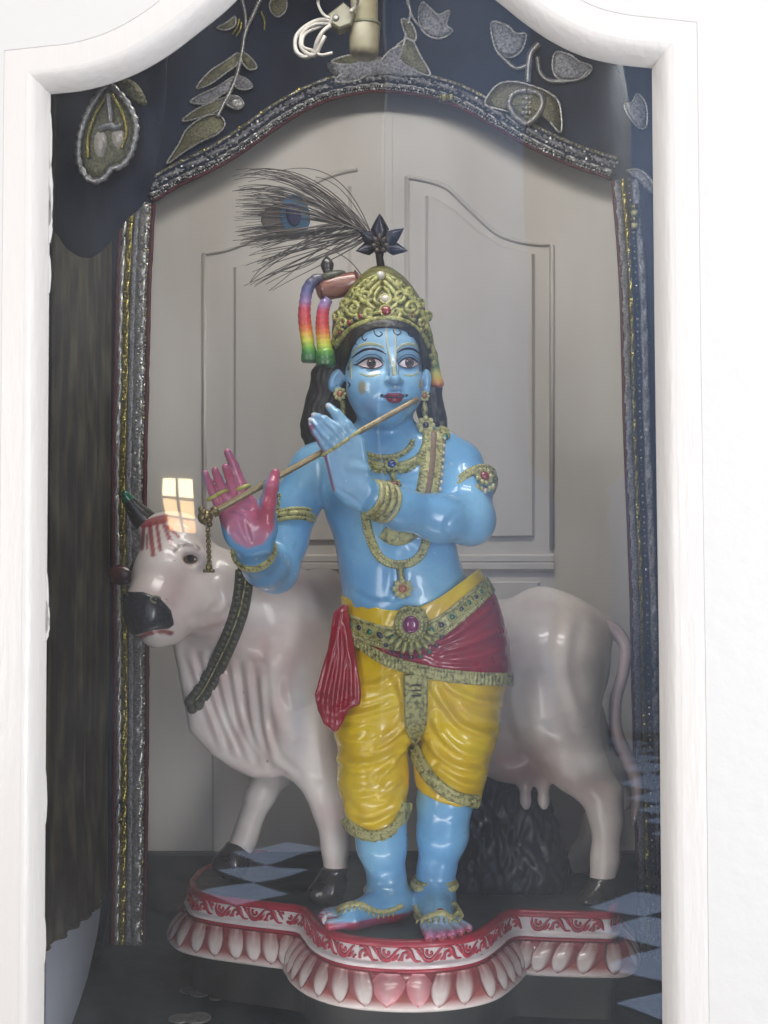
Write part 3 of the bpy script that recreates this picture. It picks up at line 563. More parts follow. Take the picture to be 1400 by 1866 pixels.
# topknot bun, its cap and finial, rainbow tassels
bun = obj('hair_bun', mesh_of('hair_bun', *tube(P(*np.array([(577, 533), (580, 532), (590, 529), (618, 521), (646, 514), (656, 511), (659, 510)]).T, np.full(7, .02)), np.array([8, 16, 20, 22, 20, 16, 8])/1000, 20), mat('brown_wrapped_bun_paint', (116, 62, 56), rough=.3, coat=.5, vary=.6, vscale=20, vcol=(168, 124, 100), stretch=(1, 1, 5))), statue)
for x, y in ((585, 531), (652, 512)):
    v, f = tube(P(*np.array([(x-1.5, y+.4), (x+1.5, y-.4)]).T, .02), .0205, 20); obj('bun_band', mesh_of('bun_band', v, f, 'maroon'), bun)
v, f = ball(P(604, 505, .02), (.03, .02, .011), 14, 8, Matrix.Rotation(-.26, 3, 'Y')); obj('bun_cap', mesh_of('bun_cap', v, f, 'collar'), statue)
fin = P(*np.array([(599, 502), (598, 497), (597, 490), (596.5, 482), (596, 474), (595.5, 467)]).T, .02); v, f = tube(fin, np.array([12, 8, 11, 13, 9, 2])/1000, 14); obj('bun_finial', mesh_of('bun_finial', v, f, 'hoof'), statue)
RB = [(505, (70, 70, 90)), (530, (92, 96, 150)), (548, (150, 120, 170)), (562, (196, 60, 84)), (585, (200, 60, 60)), (598, (222, 110, 50)), (610, (224, 180, 60)), (620, (206, 210, 70)), (632, (110, 170, 60)), (642, (50, 120, 60)), (668, (40, 90, 56))]
def rainbow(v, dy=0):
    px_, py_ = proj(v); ys = np.array([r[0] for r in RB])+dy; cs = np.array([lin(*r[1]) for r in RB]); return np.stack([np.interp(py_, ys, cs[:, k]) for k in range(3)], 1)
for nm, pts, dy in (('tassel', [(588, 505, 6), (576, 508, 9), (563, 522, 11), (557, 545, 11), (555, 578, 12), (559, 610, 12.5), (562, 632, 12.5), (564, 645, 15), (564, 659, 15), (564, 661, 8)], 0), ('tassel', [(600, 545, 8), (592, 556, 11), (588, 575, 12), (588, 600, 13), (591, 630, 14), (593, 645, 17), (594, 665, 18), (594, 667, 10)], 6)):
    a = np.array(pts, float); c = even(cr(a, 100), 60); tick = .0004*np.sign(np.sin(np.arange(60)*1.6)); p = P(c[:, 0], c[:, 1], -.008 if dy else .004)
    v, f = tube(p, c[:, 2]/1000+tick, 14); obj(nm, mesh_of(nm, v, f, 'paint', True, rainbow(np.array(v), dy)), statue)
sm_t = np.array([(787, 628, 5), (790, 645, 6), (792, 660, 8), (793, 676, 10), (795, 690, 11), (797, 702, 13), (797, 706, 8)], float); c = even(cr(sm_t, 60), 24); v, f = tube(P(c[:, 0], c[:, 1], .03), c[:, 2]/1000, 12)
_, pyy = proj(np.array(v)); cs = np.array([lin(*k) for k in ((150, 146, 84), (70, 110, 70), (196, 190, 90), (206, 160, 70), (190, 70, 60))]); obj('small_tassel', mesh_of('small_tassel', v, f, 'paint', True, np.stack([np.interp(pyy, [640, 668, 680, 692, 706], cs[:, k]) for k in range(3)], 1)), statue)
for x in (786, 790): v, f = ball(P(x, 650+(x-786)*3, .02), .006); obj('crown_side_bead', mesh_of('crown_side_bead', v, f, 'crown'), statue)
# earrings
for x, y, r, y_ in ((620, 718, 13, -.02), (773, 722, 11, -.008)): rosette(None, 0, 0, r, 'gem_amber', statue, 8, 'earring', 'goldlite', P(x, y, y_), np.array([-.15 if x < 700 else .25, -1, 0]))
rosette(None, 0, 0, 18, 'gem_dark', statue, 8, 'pendant_earring', 'goldlite', P(776, 775, -.02), np.array([.05, -1, .05]), .34)
v, f = tube(P(*np.array([(774, 733), (774, 745), (775, 758)]).T, -.016), [.003, .006, .0045], 8); obj('earring_stem', mesh_of('earring_stem', v, f, 'gold'), statue)
v, f = tube(P(*np.array([(624, 730), (627, 760), (628, 800)]).T, .005), [.005, .004, .003], 8); obj('earring_chain', mesh_of('earring_chain', v, f, 'gold'), statue)
# ---- fingernails and rings
def nail(px_, py_, Y, ang, w=5, l=7, m='nail'):
    R = np.array(Matrix.Rotation(ang, 3, 'Y')); v, f = ball(P(px_, py_, Y), (w/1000, .002, l/1000), 8, 6, R); obj('fingernail', mesh_of('fingernail', v, f, m), statue)
for x, y, Y, a in ((599, 741, -.1765, -.9), (573, 757, -.1795, -1.1), (567, 766, -.1833, -.95), (568, 774, -.182, -.85)): nail(x, y, Y, a, 3.6, 6)
def ring_at(px_, py_, Y, r, ang, m='goldlite', w=.0035, tilt=0, name='finger_ring'):
    c = P(px_, py_, Y); R = np.array(Matrix.Rotation(ang, 3, 'Y')@Matrix.Rotation(tilt, 3, 'X')); th = np.linspace(0, 2*math.pi, 22, endpoint=False); p = c+(np.stack([np.cos(th)*r, np.sin(th)*r, 0*th], 1)/1000)@R.T
    v, f = tube(p, w, 6, closed=True); return obj(name, mesh_of(name, v, f, m), statue)
for x, y, Y, r, a in ((645, 794, -.175, 12.4, -.6), (629, 805, -.178, 11.7, -.62), (614, 815, -.178, 11.5, -.62), (599, 824, -.177, 11, -.5)): ring_at(x, y, Y, r, a)
for x, y, Y, r, a in ((443, 889, -.17, 12, -.35), (404, 898, -.173, 11, -.4), (390, 906, -.172, 10.5, -.45)): ring_at(x, y, Y, r, a, 'gem_yellow')
# ---- garment
D = Vol(P(585, 1345, .2)*0+np.array([-.125, -.125, .42]), (.24, .17, 1.03), H)
D.chain([(748, 1075, .02, 118), (768, 1140, .025, 134), (780, 1200, .03, 137)], .02, .82)
L1, L2 = D.like(), D.like()
L1.chain([(704, 1190, .03, 70), (684, 1255, .032, 71), (681, 1320, .033, 69), (680, 1420, .04, 62), (688, 1500, .045, 53), (690, 1540, .045, 50)], .02, 1.0)
L2.chain([(828, 1190, .03, 84), (834, 1255, .033, 80), (836, 1320, .034, 72), (822, 1400, .04, 65), (819, 1450, .045, 54), (818, 1490, .045, 50)], .02, 1.0)
L1.union(L2, .006); D.union(L1, .03)
WAIST = [(600, 1078), (632, 1090), (690, 1110), (722, 1114), (760, 1109), (800, 1091), (845, 1059), (870, 1040), (930, 990)]
D.prism(WAIST+[(930, 900), (600, 900)], .02, .2, .003, op=-1)
D.prism([(585, 1505), (632, 1506), (655, 1524), (682, 1531), (710, 1524), (738, 1494), (751, 1470), (752, 1640), (585, 1640)], .03, .2, .003, op=-1)
D.prism([(751, 1425), (770, 1446), (800, 1462), (835, 1471), (875, 1466), (950, 1455), (950, 1640), (751, 1640)], .03, .2, .003, op=-1)
gf = folds([([(650, 1251), (683, 1249), (712, 1238)], 5, 6), ([(622, 1305), (650, 1303), (674, 1298), (714, 1284)], 6, 6), ([(690, 1362), (720, 1342), (742, 1322)], 5, 5), ([(606, 1376), (637, 1391), (680, 1388), (720, 1371), (748, 1349)], 7.5, 7),
    ([(690, 1420), (715, 1394), (736, 1366)], 5.5, 5), ([(695, 1450), (712, 1437), (730, 1420)], 4.5, 4.5), ([(626, 1470), (645, 1492), (674, 1500), (708, 1486), (733, 1462)], 5.5, 6), ([(612, 1340), (640, 1350), (670, 1346)], 3.5, 7),
    ([(722, 1232), (735, 1270), (742, 1320)], 4, 6), ([(800, 1240), (836, 1262), (870, 1276), (912, 1282)], 5.5, 6), ([(792, 1255), (817, 1292), (845, 1323), (892, 1342)], 7, 6.5), ([(793, 1310), (806, 1338), (836, 1366), (880, 1382)], 6.5, 6.5),
    ([(780, 1346), (800, 1374), (834, 1398), (880, 1402)], 7, 6.5), ([(800, 1400), (838, 1426), (876, 1434)], 5, 5), ([(768, 1250), (775, 1290), (768, 1340)], 4, 6), ([(622, 1430), (650, 1440), (690, 1436)], 3, 7), ([(840, 1290), (870, 1308), (905, 1314)], 3, 6)])
dhoti = obj('garment', D.mesh('garment', 'yellow', None, gf), statue)
def shell(V, poly, off, name, m, parent, disp=None, inner=.02):
    px, py = np.broadcast_arrays(*V.pix()); w = np.array(poly, float); sd = np.full(V.n, .05, np.float32)
    lo, hi = w.min(0)-25, w.max(0)+25; s = (px > lo[0]) & (px < hi[0]) & (py > lo[1]) & (py < hi[1]); sd[s] = poly_sd(px[s], py[s], w)/1000
    a = np.maximum(np.maximum(V.a-off, sd), -(V.a+inner))
    old = V.a; V.a = a.astype(np.float32); me = V.mesh(name, m, None, disp); V.a = old
    return obj(name, me, parent)
belt_mid = [(600, 1128), (632, 1139), (690, 1160), (745, 1166), (800, 1145), (850, 1106), (882, 1078), (930, 1030)]
bm = even(cr(belt_mid, 100), 40)
def band(mid, up, dn): m_ = even(cr(mid, 100), 40); return [(x, y-up) for x, y in m_]+[(x, y+dn) for x, y in m_[::-1]]
HEM = [(600, 1138), (638, 1160), (690, 1196), (731, 1212), (794, 1228), (860, 1236), (914, 1238), (960, 1238)]
hm = even(cr(HEM, 100), 40)
shell(D, list(map(tuple, bm))+[tuple(p) for p in hm[::-1]], .010, 'hip_sash', 'red', statue, folds([([(797, 1173), (834, 1152), (895, 1108)], 4.5, 5), ([(790, 1190), (846, 1176), (916, 1150)], 4.5, 5), ([(800, 1202), (846, 1200), (916, 1186)], 4, 5), ([(780, 1212), (850, 1216), (914, 1210)], 3.5, 4), ([(690, 1182), (740, 1198), (790, 1206)], 3, 4), ([(850, 1128), (880, 1104), (905, 1090)], 3, 4)]))
shell(D, band(HEM, 12, 12), .014, 'sash_hem', 'gold', statue, lambda v, n: .0016*np.sin(proj(v)[0]*.9)*np.clip(-n[:, 1], 0, 1))
shell(D, [(x, y-2) for x, y in even(cr(WAIST, 80), 40)]+[(x, y) for x, y in bm[::-1]], .010, 'waistband', 'yellow', statue, lambda v, n: .0006*np.sin(proj(v)[0]*.22+proj(v)[1]*.12)*np.clip(-n[:, 1], 0, 1))
shell(D, band(belt_mid, 22, 20), .014, 'belt', 'crown', statue)
BeltV = D.like(); BeltV.a = D.a-.0145
def btube(name, off_y, r, m='gold', xs=(624, 886)):
    l = bm[(bm[:, 0] > xs[0]) & (bm[:, 0] < xs[1])]+[0, off_y]; c = even(l, 70); q, g = BeltV.hit(c[:, 0], c[:, 1]); v, f = tube(q, r, 6); obj(name, mesh_of(name, v, f, m), statue)
for oy in (-19, 17): btube('belt_edge', oy, .0032)
btube('belt_edge', 10, .0016); beads(BeltV, [tuple(p+[0, 14]) for p in bm if 626 < p[0] < 884], 2.2, 5, 1).build('belt_bead_row', 'goldlite', statue)
beads(D, [tuple(p+[0, -9]) for p in hm if 634 < p[0] < 912], 2.2, 5.5, 15).build('hem_bead_row', 'gold', statue)
for x, m in ((641, 'gem_green'), (655, 'gem_dark'), (674, 'gem_green'), (692, 'gem_dark'), (714, 'gem_green'), (786, 'gem_green'), (804, 'gem_dark'), (824, 'gem_green'), (841, 'gem_dark'), (855, 'gem_green'), (867, 'gem_dark'), (877, 'gem_green')):
    y = np.interp(x, bm[:, 0], bm[:, 1])-4; r = 5.2 if x < 840 else 4.2
    q, g = gem(BeltV, x, y, r, m, statue, 'belt_gem')
    R = frame_of(g); mb = MB()
    for k in range(8): a = k*math.pi/4; mb.add(*ball(q+(R[:, 0]*math.cos(a)+R[:, 1]*math.sin(a))*r*1.75/1000, .0016, 6, 4))
    mb.build('gem_surround', 'crown', statue)
# buckle: big violet stone, beaded rings, fan of drops below
bq, bg_ = BeltV.hit(np.array([750.]), np.array([1138.])); bq, bg_ = bq[0], nrm(bg_[0]*[1, 1, .4]); R = frame_of(bg_)
v, f = ball(bq, (.031, .033, .008), 24, 8, R); obj('buckle_plate', mesh_of('buckle_plate', v, f, 'crown'), statue)
v, f = ball(bq+bg_*.009, (.0145, .0155, .008), 20, 10, R); obj('buckle_gem', mesh_of('buckle_gem', v, f, 'gem_pink'), statue)
for rr, n, br in ((.019, 20, .0028), (.0255, 26, .0026)):
    mb = MB()
    for k in range(n): a = 2*math.pi*k/n; mb.add(*ball(bq+bg_*.0075+R[:, 0]*rr*math.cos(a)+R[:, 1]*rr*1.06*math.sin(a), br, 7, 5))
    mb.build('buckle_bead_ring', 'goldlite' if n == 20 else 'crown', statue)
v, f = extrude_poly(P(*np.array([(727, 1112), (738, 1104), (764, 1104), (776, 1113), (774, 1130), (728, 1130)]).T, bq[1]-.001), (0, .02, 0), .002); obj('buckle_top_plate', mesh_of('buckle_top_plate', v, f, 'gold', False), statue)
for k in range(9):
    a = math.radians(-90+(k-4)*17); d0 = np.array([math.cos(a), math.sin(a)]); p0 = bq+(R[:, 0]*d0[0]+R[:, 1]*d0[1])*.030+bg_*.004; p1 = bq+(R[:, 0]*d0[0]+R[:, 1]*d0[1])*.052+bg_*.006
    v, f = tube(np.linspace(p0, p1, 5), [.003, .0038, .0042, .0042, .003], 7); obj('buckle_drop', mesh_of('buckle_drop', v, f, 'crown'), statue)
    v, f = ball(p1+(R[:, 0]*d0[0]+R[:, 1]*d0[1])*.005, .0042, 9, 6); obj('buckle_stone', mesh_of('buckle_stone', v, f, 'gem_dark' if k not in (5, 6) else 'gem_green'), statue)
# hem bands round the legs and the pleat between them
def hemband(line, w, name='leg_hem', h=3, off=3, m='gold'):
    v, f = strip(D, line, w, h, 70, 9, off=off); obj(name, mesh_of(name, v, f, m), statue)
hemband([(630, 1492), (640, 1506), (660, 1519), (682, 1523), (706, 1517), (727, 1499), (737, 1478), (740, 1462)], 19)
beads(D, [(634, 1496), (643, 1507), (660, 1518), (682, 1522), (706, 1516), (726, 1498)], 2, 5, 6.5).build('hem_bead_row', 'goldlite', statue)
hemband([(754, 1360), (766, 1386), (786, 1416), (812, 1440), (840, 1454), (869, 1458)], 21, off=6)
beads(D, [(757, 1366), (768, 1388), (786, 1415), (812, 1439), (840, 1453), (866, 1457)], 2, 5, 9.5).build('hem_bead_row', 'goldlite', statue)
v, f = strip(D, [(759, 1228), (759, 1260), (759, 1300), (757, 1330), (756, 1350)], 44, 7, 50, 13, prof=lambda x: (1.25 if abs(x) > .62 and abs(x) < .97 else .7 if abs(x) < .6 else .3), off=5, wfun=lambda t: 1-.1*t-.45*max(0, t-.78)/.22); obj('front_pleat', mesh_of('front_pleat', v, f, 'gold'), statue)
for y in (1246, 1255, 1264): hemband([(752, y), (768, y-.5)], 3, 'pleat_mark', 2, 10, 'collar')
# hanging end of the sash
Rd = Vol((-.14, -.10, .66), (-.02, .03, .965), .0022)
Rd.prism([(614, 1119), (628, 1108), (634, 1149), (643, 1200), (650, 1245), (652, 1268), (650, 1280), (629, 1291), (621, 1310), (611, 1327), (596, 1316), (585, 1292), (581, 1266), (592, 1225), (604, 1183)], -.045, .006, .004, rnd=.007)
obj('sash_end', Rd.mesh('sash_end', 'red', None, folds([([(620, 1118), (606, 1200), (590, 1270), (592, 1300)], 4.5, 4.5), ([(623, 1118), (617, 1200), (607, 1270), (606, 1318)], 5, 4.5), ([(627, 1118), (629, 1200), (624, 1262), (617, 1305)], 4.5, 4), ([(630, 1140), (638, 1210), (640, 1262), (640, 1284)], 4, 4), ([(584, 1270), (596, 1276)], -3, 5), ([(606, 1296), (622, 1288), (645, 1276)], -3, 4)])), statue)
# ---- jewellery of the trunk (it runs on behind the forearm)
def tstrip(name, line, w, m='gold', h=3, off=1, V=T, n=60, parent=None): v, f = strip(V, line, w, h, n, 9, off=off); return obj(name, mesh_of(name, v, f, m), parent or statue)
tstrip('choker', [(654, 812), (664, 824), (682, 831), (703, 833), (726, 829), (744, 817), (753, 802)], 9); beads(T, [(655, 813), (664, 824), (682, 831), (703, 833), (726, 829), (744, 817), (752, 804)], 2.6, 6, 4).build('choker_bead_row', 'goldlite', statue)
beads(T, [(655, 820), (664, 830), (682, 837), (703, 839), (726, 835), (744, 824), (755, 812)], 2, 5, 1.5).build('choker_bead_row', 'gold', statue)
tstrip('garland_band', [(790, 786), (791, 800), (787, 840), (782, 880), (770, 930), (745, 965), (722, 974), (702, 962)], 42, 'gold', 5, 2)
for dx in (-14, 14): beads(T, [(790+dx, 790), (787+dx, 840), (782+dx, 880), (775+dx, 905)], 2.6, 5.5, 6.5).build('garland_bead_row', 'goldlite', statue)
beads(T, [(809, 800), (807, 830), (804, 870), (799, 905)], 4.2, 11, 3).build('garland_edge_bead', 'pearl', statue)
tstrip('garland_stripe', [(790, 792), (787, 840), (782, 880), (775, 910)], 12, mat('rose_brown_paint', (140, 112, 92), rough=.45, vary=.6, vscale=200, vcol=(96, 84, 62), bump=.3), 2, 6)
tstrip('collar_necklace', [(650, 835), (664, 843), (690, 850), (714, 852), (742, 848), (766, 834), (777, 812), (779, 796)], 17, 'crown', 4, 3)
beads(T, [(652, 845), (664, 853), (690, 861), (714, 863), (744, 859), (770, 842)], 3.4, 8, 3).build('necklace_bead_row', 'crown', statue); beads(T, [(656, 836), (690, 849), (714, 851), (742, 847), (766, 833), (776, 812)], 2.4, 6, 7).build('necklace_bead_row', 'goldlite', statue)
for x, y in ((675, 848), (690, 856), (738, 855)): rosette(T, x, y, 9, 'gem_yellow', statue, 6, 'necklace_rosette', 'crown')
q, g = T.hit(np.array([714.]), np.array([849.])); rosette(None, 0, 0, 15, 'gem_blue', statue, 9, 'blue_gem_rosette', 'crown', q[0]+g[0]*.007, nrm(g[0]+[0, -.6, .2]), .52)
q, g = T.hit(np.array([719.]), np.array([887.])); rosette(None, 0, 0, 14, 'gem_red', statue, 8, 'red_gem_rosette', 'crown', q[0]+g[0]*.007, nrm(g[0]+[0, -.6, .2]), .55)
tstrip('necklace_link', [(715, 862), (718, 874)], 10, 'crown', 4, 3); gem(T, 811, 797, 7, 'gem_green', statue, 'shoulder_gem', None, .8)
tstrip('shoulder_tie', [(800, 782), (812, 790), (812, 800)], 14, 'crown', 4, 2)
LONG = [(664, 915), (668, 950), (677, 985), (692, 1014), (712, 1027), (735, 1029), (757, 1021), (771, 1003), (778, 975), (784, 945)]
tstrip('long_necklace', LONG, 16, 'gold', 4.5, 2, n=90)
for d in (-5, 5):
    c = even(cr(LONG, 100), 60); t = nrm(np.gradient(c, axis=0)); beads(T, list(map(tuple, c+np.stack([-t[:, 1], t[:, 0]], 1)*d)), 2.4, 5.5, 5.5).build('necklace_bead_row', 'goldlite', statue)
for x, y, m in ((711, 1027, 'gem_amber'), (729, 1029, 'gem_yellow'), (747, 1026, 'gem_red')): gem(T, x, y, 3.6, m, statue, 'necklace_gem')
q, g = T.hit(np.array([729., 732., 734.]), np.array([1029., 1050., 1073.])); v, f = tube(q+g*.006, [.006, .005, .006], 8); obj('pendant_stem', mesh_of('pendant_stem', v, f, 'gold'), statue)
rosette(None, 0, 0, 19, 'gem_amber', statue, 8, 'pendant', 'goldlite', q[2]+g[2]*.008, nrm(g[2]+[0, -1, .1]), .4)
# arm rings, wrist cuffs, anklets, foot ornaments
def ring_axis(name, c, axis, r, w, m='gold', ell=1.0, bead=0):
    R = frame_of(axis); th = np.linspace(0, 2*math.pi, 40, endpoint=False); p = np.asarray(c)+np.outer(np.cos(th)*r, R[:, 0])+np.outer(np.sin(th)*r*ell, R[:, 1])
    v, f = tube(p, w, 8, closed=True); obj(name, mesh_of(name, v, f, m), statue)
    if bead:
        mb = MB(); n = int(2*math.pi*r/(bead*2.3)); th = np.linspace(0, 2*math.pi, n, endpoint=False)
        for a in th: mb.add(*ball(np.asarray(c)+(R[:, 0]*math.cos(a)+R[:, 1]*math.sin(a)*ell)*(r+w*.75), bead, 7, 5))
        mb.build(name+'_bead_row', 'goldlite', statue)
ax = P(690, 912, -.155)-P(730, 928, -.125)
for k, (t, r, w, m) in enumerate(((-.30, .0305, .0055, 'goldlite'), (-.05, .030, .007, 'gold'), (.2, .029, .0062, 'gold'), (.42, .0275, .005, 'goldlite'))): ring_axis('wrist_cuff', P(694, 913, -.152)+ax*t, ax, r, w, m)
ax = P(459, 996, -.15)-P(472, 1019, -.105)
ring_axis('bracelet', P(462, 1001, -.135), ax, .0345, .0055, 'gold', bead=.0026); ring_axis('bracelet', P(462, 1001, -.135)-nrm(ax)*.009, ax, .0355, .0045, 'goldlite')
ax = P(503, 1035, -.02)-P(536, 925, .02)
for d in (-.009, 0, .009): ring_axis('armlet', P(529, 950, .008)+nrm(ax)*d, ax+np.array([.05, 0, -.02]), .043, .006 if d == 0 else .004, 'gold', bead=.002 if d else 0)
for x, y in ((508, 905), (506, 918), (507, 931)): rosette(B, x, y, 8, 'gem_dark', statue, 6, 'armlet_rosette', 'gold')
rosette(B, 513, 940, 14, 'gem_dark', statue, 7, 'armlet_rosette', 'gold')
ax = P(866, 945, -.035)-P(850, 865, .02)
for d in (-.006, .003): ring_axis('armlet', P(862, 893, .0)+nrm(ax)*d, nrm(ax)+np.array([.42, -.1, .1]), .048, .0052, 'gold', bead=.0022)
q, g = B.hit(np.array([878.]), np.array([872.])); q, g = q[0]+g[0]*.008, nrm(g[0]+[0, -.5, .1])
rosette(None, 0, 0, 19, 'gem_red', statue, 9, 'armlet_rosette', 'gold', q, g, .46)
for k in range(5): v, f = ball(q+np.array([.002+(k-2)*.007, -.004, -.018-.004*(2-abs(k-2))]), (.004, .004, .006), 8, 6); obj('armlet_drop', mesh_of('armlet_drop', v, f, 'pearl' if k == 2 else 'goldlite'), statue)
ring_axis('anklet', P(706, 1622, .05), (0, -.08, 1), .0375, .0068, 'goldlite', bead=.002); ring_axis('anklet', P(706, 1634, .05), (0, -.1, 1), .038, .004, 'gold', bead=.0028)
ring_axis('anklet', P(792, 1612, .055), (0, -.08, 1), .038, .0075, 'goldlite'); ring_axis('anklet', P(792, 1602, .055), (0, -.08, 1), .0365, .004, 'gold')
for ln, w in (([(612, 1659), (634, 1650), (656, 1648), (676, 1657), (694, 1662), (716, 1658), (733, 1650)], 9), ([(757, 1662), (766, 1674), (790, 1668), (806, 1664), (822, 1672), (836, 1662)], 9), ([(757, 1650), (760, 1662), (767, 1674)], 7), ([(826, 1644), (834, 1656), (842, 1672)], 7)):
    tstrip('foot_chain', ln, w, 'goldlite', 3, 1, B, 50)
for ln in ([(620, 1664), (640, 1657), (658, 1656), (676, 1666), (694, 1670), (716, 1666)], [(762, 1680), (780, 1680), (800, 1676), (820, 1680), (838, 1678)]): beads(B, ln, 3.4, 8, 1.5, (.7, 1.6, .7)).build('foot_chain_bead', 'gold', statue)
gem(B, 803, 1660, 5, 'gem_red', statue, 'foot_gem')
for x, y in ((586, 1680), (588, 1675)): pass
for x, y in ((785, 1713), (807, 1711), (825, 1708), (841, 1703), (854, 1697)):
    q, g = B.hit(np.array([float(x)]), np.array([float(y)])); v, f = ball(q[0], (.005, .005, .0016), 8, 5, frame_of(g[0])); obj('toenail', mesh_of('toenail', v, f, 'gem_red'), statue)
for x, y in ((592, 1681), (591, 1675), (594, 1669), (601, 1665)):
    q, g = B.hit(np.array([float(x)]), np.array([float(y)])); v, f = ball(q[0], (.005, .005, .0016), 8, 5, frame_of(g[0])); obj('toenail', mesh_of('toenail', v, f, 'nail'), statue)
print('figure done')
# ================================================================== flute, feather, metal flower
fl0, fl1 = P(378, 940, -.215), P(762, 727, -.118)
flute = thing('flute', 'thin brass flute held across the blue figure from open palm to lips', 'flute', fl0)
v, f = tube(np.linspace(fl0, fl1, 24), np.linspace(.0058, .0050, 24), 12); obj('flute_tube', mesh_of('flute_tube', v, f, 'flute'), flute)
fd = nrm(fl1-fl0)
for k in range(6):
    c = fl0+(fl1-fl0)*(.60+.045*k)+np.array([0, -.0045, .001]); v, f = ball(c, (.0016, .001, .0016), 8, 5); obj('finger_hole', mesh_of('finger_hole', v, f, 'black'), flute)
knob = obj('end_knob', mesh_of('end_knob', *ball(fl0-fd*.004, (.013, .011, .013), 14, 9), 'brass'), flute)
for k in range(10):
    a = 2*math.pi*k/10; R = frame_of(fd); v, f = ball(fl0-fd*.004+(R[:, 0]*math.cos(a)+R[:, 1]*math.sin(a))*.015, .0048, 8, 6); obj('knob_bead', mesh_of('knob_bead', v, f, 'brass'), knob)
v, f = tube([fl0+fd*.010, fl0+fd*.02], .009, 12); obj('knob_collar', mesh_of('knob_collar', v, f, 'brass'), knob)
ch0 = P(379, 958, -.214); n_l = 13
for k in range(n_l):
    c = P(379+k*.2, 966+k*4.9, -.214); th = np.linspace(0, 2*math.pi, 10, endpoint=False); a = (k % 2)*math.pi/2
    p = c+np.outer(np.cos(th)*.0032, [math.cos(a), math.sin(a), 0])+np.outer(np.sin(th)*.0042, [0, 0, 1]); v, f = tube(p, .0013, 5, closed=True); obj('chain_link', mesh_of('chain_link', v, f, 'brass'), flute)
pend = obj('chain_pendant', mesh_of('chain_pendant', *ball(P(381, 1034, -.214), (.006, .006, .008), 10, 7), 'brass'), flute)
for k in range(8): a = k*math.pi/4; v, f = ball(P(381, 1038, -.214)+np.array([math.cos(a)*.007, math.sin(a)*.007, -.002]), .0032, 7, 5); obj('pendant_bead', mesh_of('pendant_bead', v, f, 'brass'), pend)
# metal flower on the crown's tip
fc = P(693, 447, -.004); flower = thing('metal_flower', 'dark pointed metal flower rising from the tip of the golden crown', 'ornament', P(694, 498, .01))
for tx, ty, wd in ((692, 389, 21), (736, 416, 17), (743, 457, 16), (649, 457, 16), (654, 419, 17)):
    p0 = np.array([693, 448.]); p1 = np.array([tx, ty], float); d = (p1-p0); nn = np.array([-d[1], d[0]])/np.hypot(*d); S = np.linspace(.15, 1, 8); rows = []
    for s_ in S:
        w_ = wd*.82*min(s_/.5, (1.004-s_)/.5)**.85
        for u in (-1, -.5, 0, .5, 1):
            x, y = p0+d*s_+nn*w_*u; rows.append(P(x, y, -.004-.012*s_**2+.006*abs(u)+(.004 if ty > 440 else 0)))
    f = [(i*5+j, i*5+j+1, (i+1)*5+j+1, (i+1)*5+j) for i in range(7) for j in range(4)]; o = obj('petal', mesh_of('petal', rows, f, 'petaldark'), flower); sd_ = o.modifiers.new('thickness', 'SOLIDIFY'); sd_.thickness = .002
for tx, ty in ((681, 430), (703, 431), (676, 446), (710, 446), (692, 424), (683, 460), (703, 460)):
    p = P(*np.array([(693, 450), ((693+tx)/2, (450+ty)/2), (tx, ty)]).T, [-.012, -.02, -.022]); v, f = tube(p, [.003, .0075, .001], 8, flat=.4); obj('inner_petal', mesh_of('inner_petal', v, f, 'bronze'), flower)
mb = MB()
for k in range(60):
    a, r = rng.uniform(0, 2*math.pi), .011*math.sqrt(rng.uniform(0, 1)); mb.add(*ball(P(692, 447, -.016)+np.array([math.cos(a)*r, -.006*(1-(r/.011)**2), math.sin(a)*r*1.1]), .0018, 5, 4))
o = mb.build('flower_centre', 'bronze', flower); v, f = tube(P(*np.array([(692, 458), (692, 470), (694, 482), (695, 500)]).T, [-.008, -.006, -.002, .012]), [.009, .007, .0075, .008], 10); obj('flower_stem', mesh_of('flower_stem', v, f, 'bronze'), flower)
# peacock feather
YF = .03
feather = thing('peacock_feather', 'single peacock feather with blue eye tucked behind the dark metal flower', 'feather', P(680, 432, YF))
def bez(a, b, c, d, n=14):
    t = np.linspace(0, 1, n)[:, None]; a, b, c, d = (np.array(z, float) for z in (a, b, c, d)); return (1-t)**3*a+3*(1-t)**2*t*b+3*(1-t)*t*t*c+t**3*d
def fcurve(pts2, r0, r1, y=YF, yb=0., ns=4):
    n = len(pts2); p = P(pts2[:, 0], pts2[:, 1], y+yb*np.sin(np.linspace(0, math.pi, n))); return tube(p, np.linspace(r0, r1, n), ns)
ra = bez((690, 440), (655, 412), (610, 400), (548, 396)); v, f = fcurve(ra, .0016, .0007, ns=6); obj('quill', mesh_of('quill', v, f, 'barb'), feather)
mb = MB()
for k in range(74):
    t = rng.uniform(.12, .62); up = 1 if k % 2 else -1; root = ra[int(t*13)]+(ra[min(13, int(t*13)+1)]-ra[int(t*13)])*(t*13 % 1)
    s_ = rng.uniform(0, 1); spread = 18+ (1-t)*140*s_
    if up > 0: tip = np.array([rng.uniform(415, 470)+(1-s_)*8, 412-min(spread, 100)+rng.normal(0, 4)]); c1 = root+np.array([-45, -spread*.55]); c2 = tip+np.array([75, -22*s_-4])
    else: tip = np.array([rng.uniform(418, 470)+s_*36, 405+min(spread*1.05, 118)+rng.normal(0, 4)]); c1 = root+np.array([-40, spread*.30]); c2 = tip+np.array([62, -46*s_])
    mb.add(*fcurve(bez(root, c1, c2, tip), .0016, .0005, YF+rng.normal(0, .003), rng.normal(0, .008)))
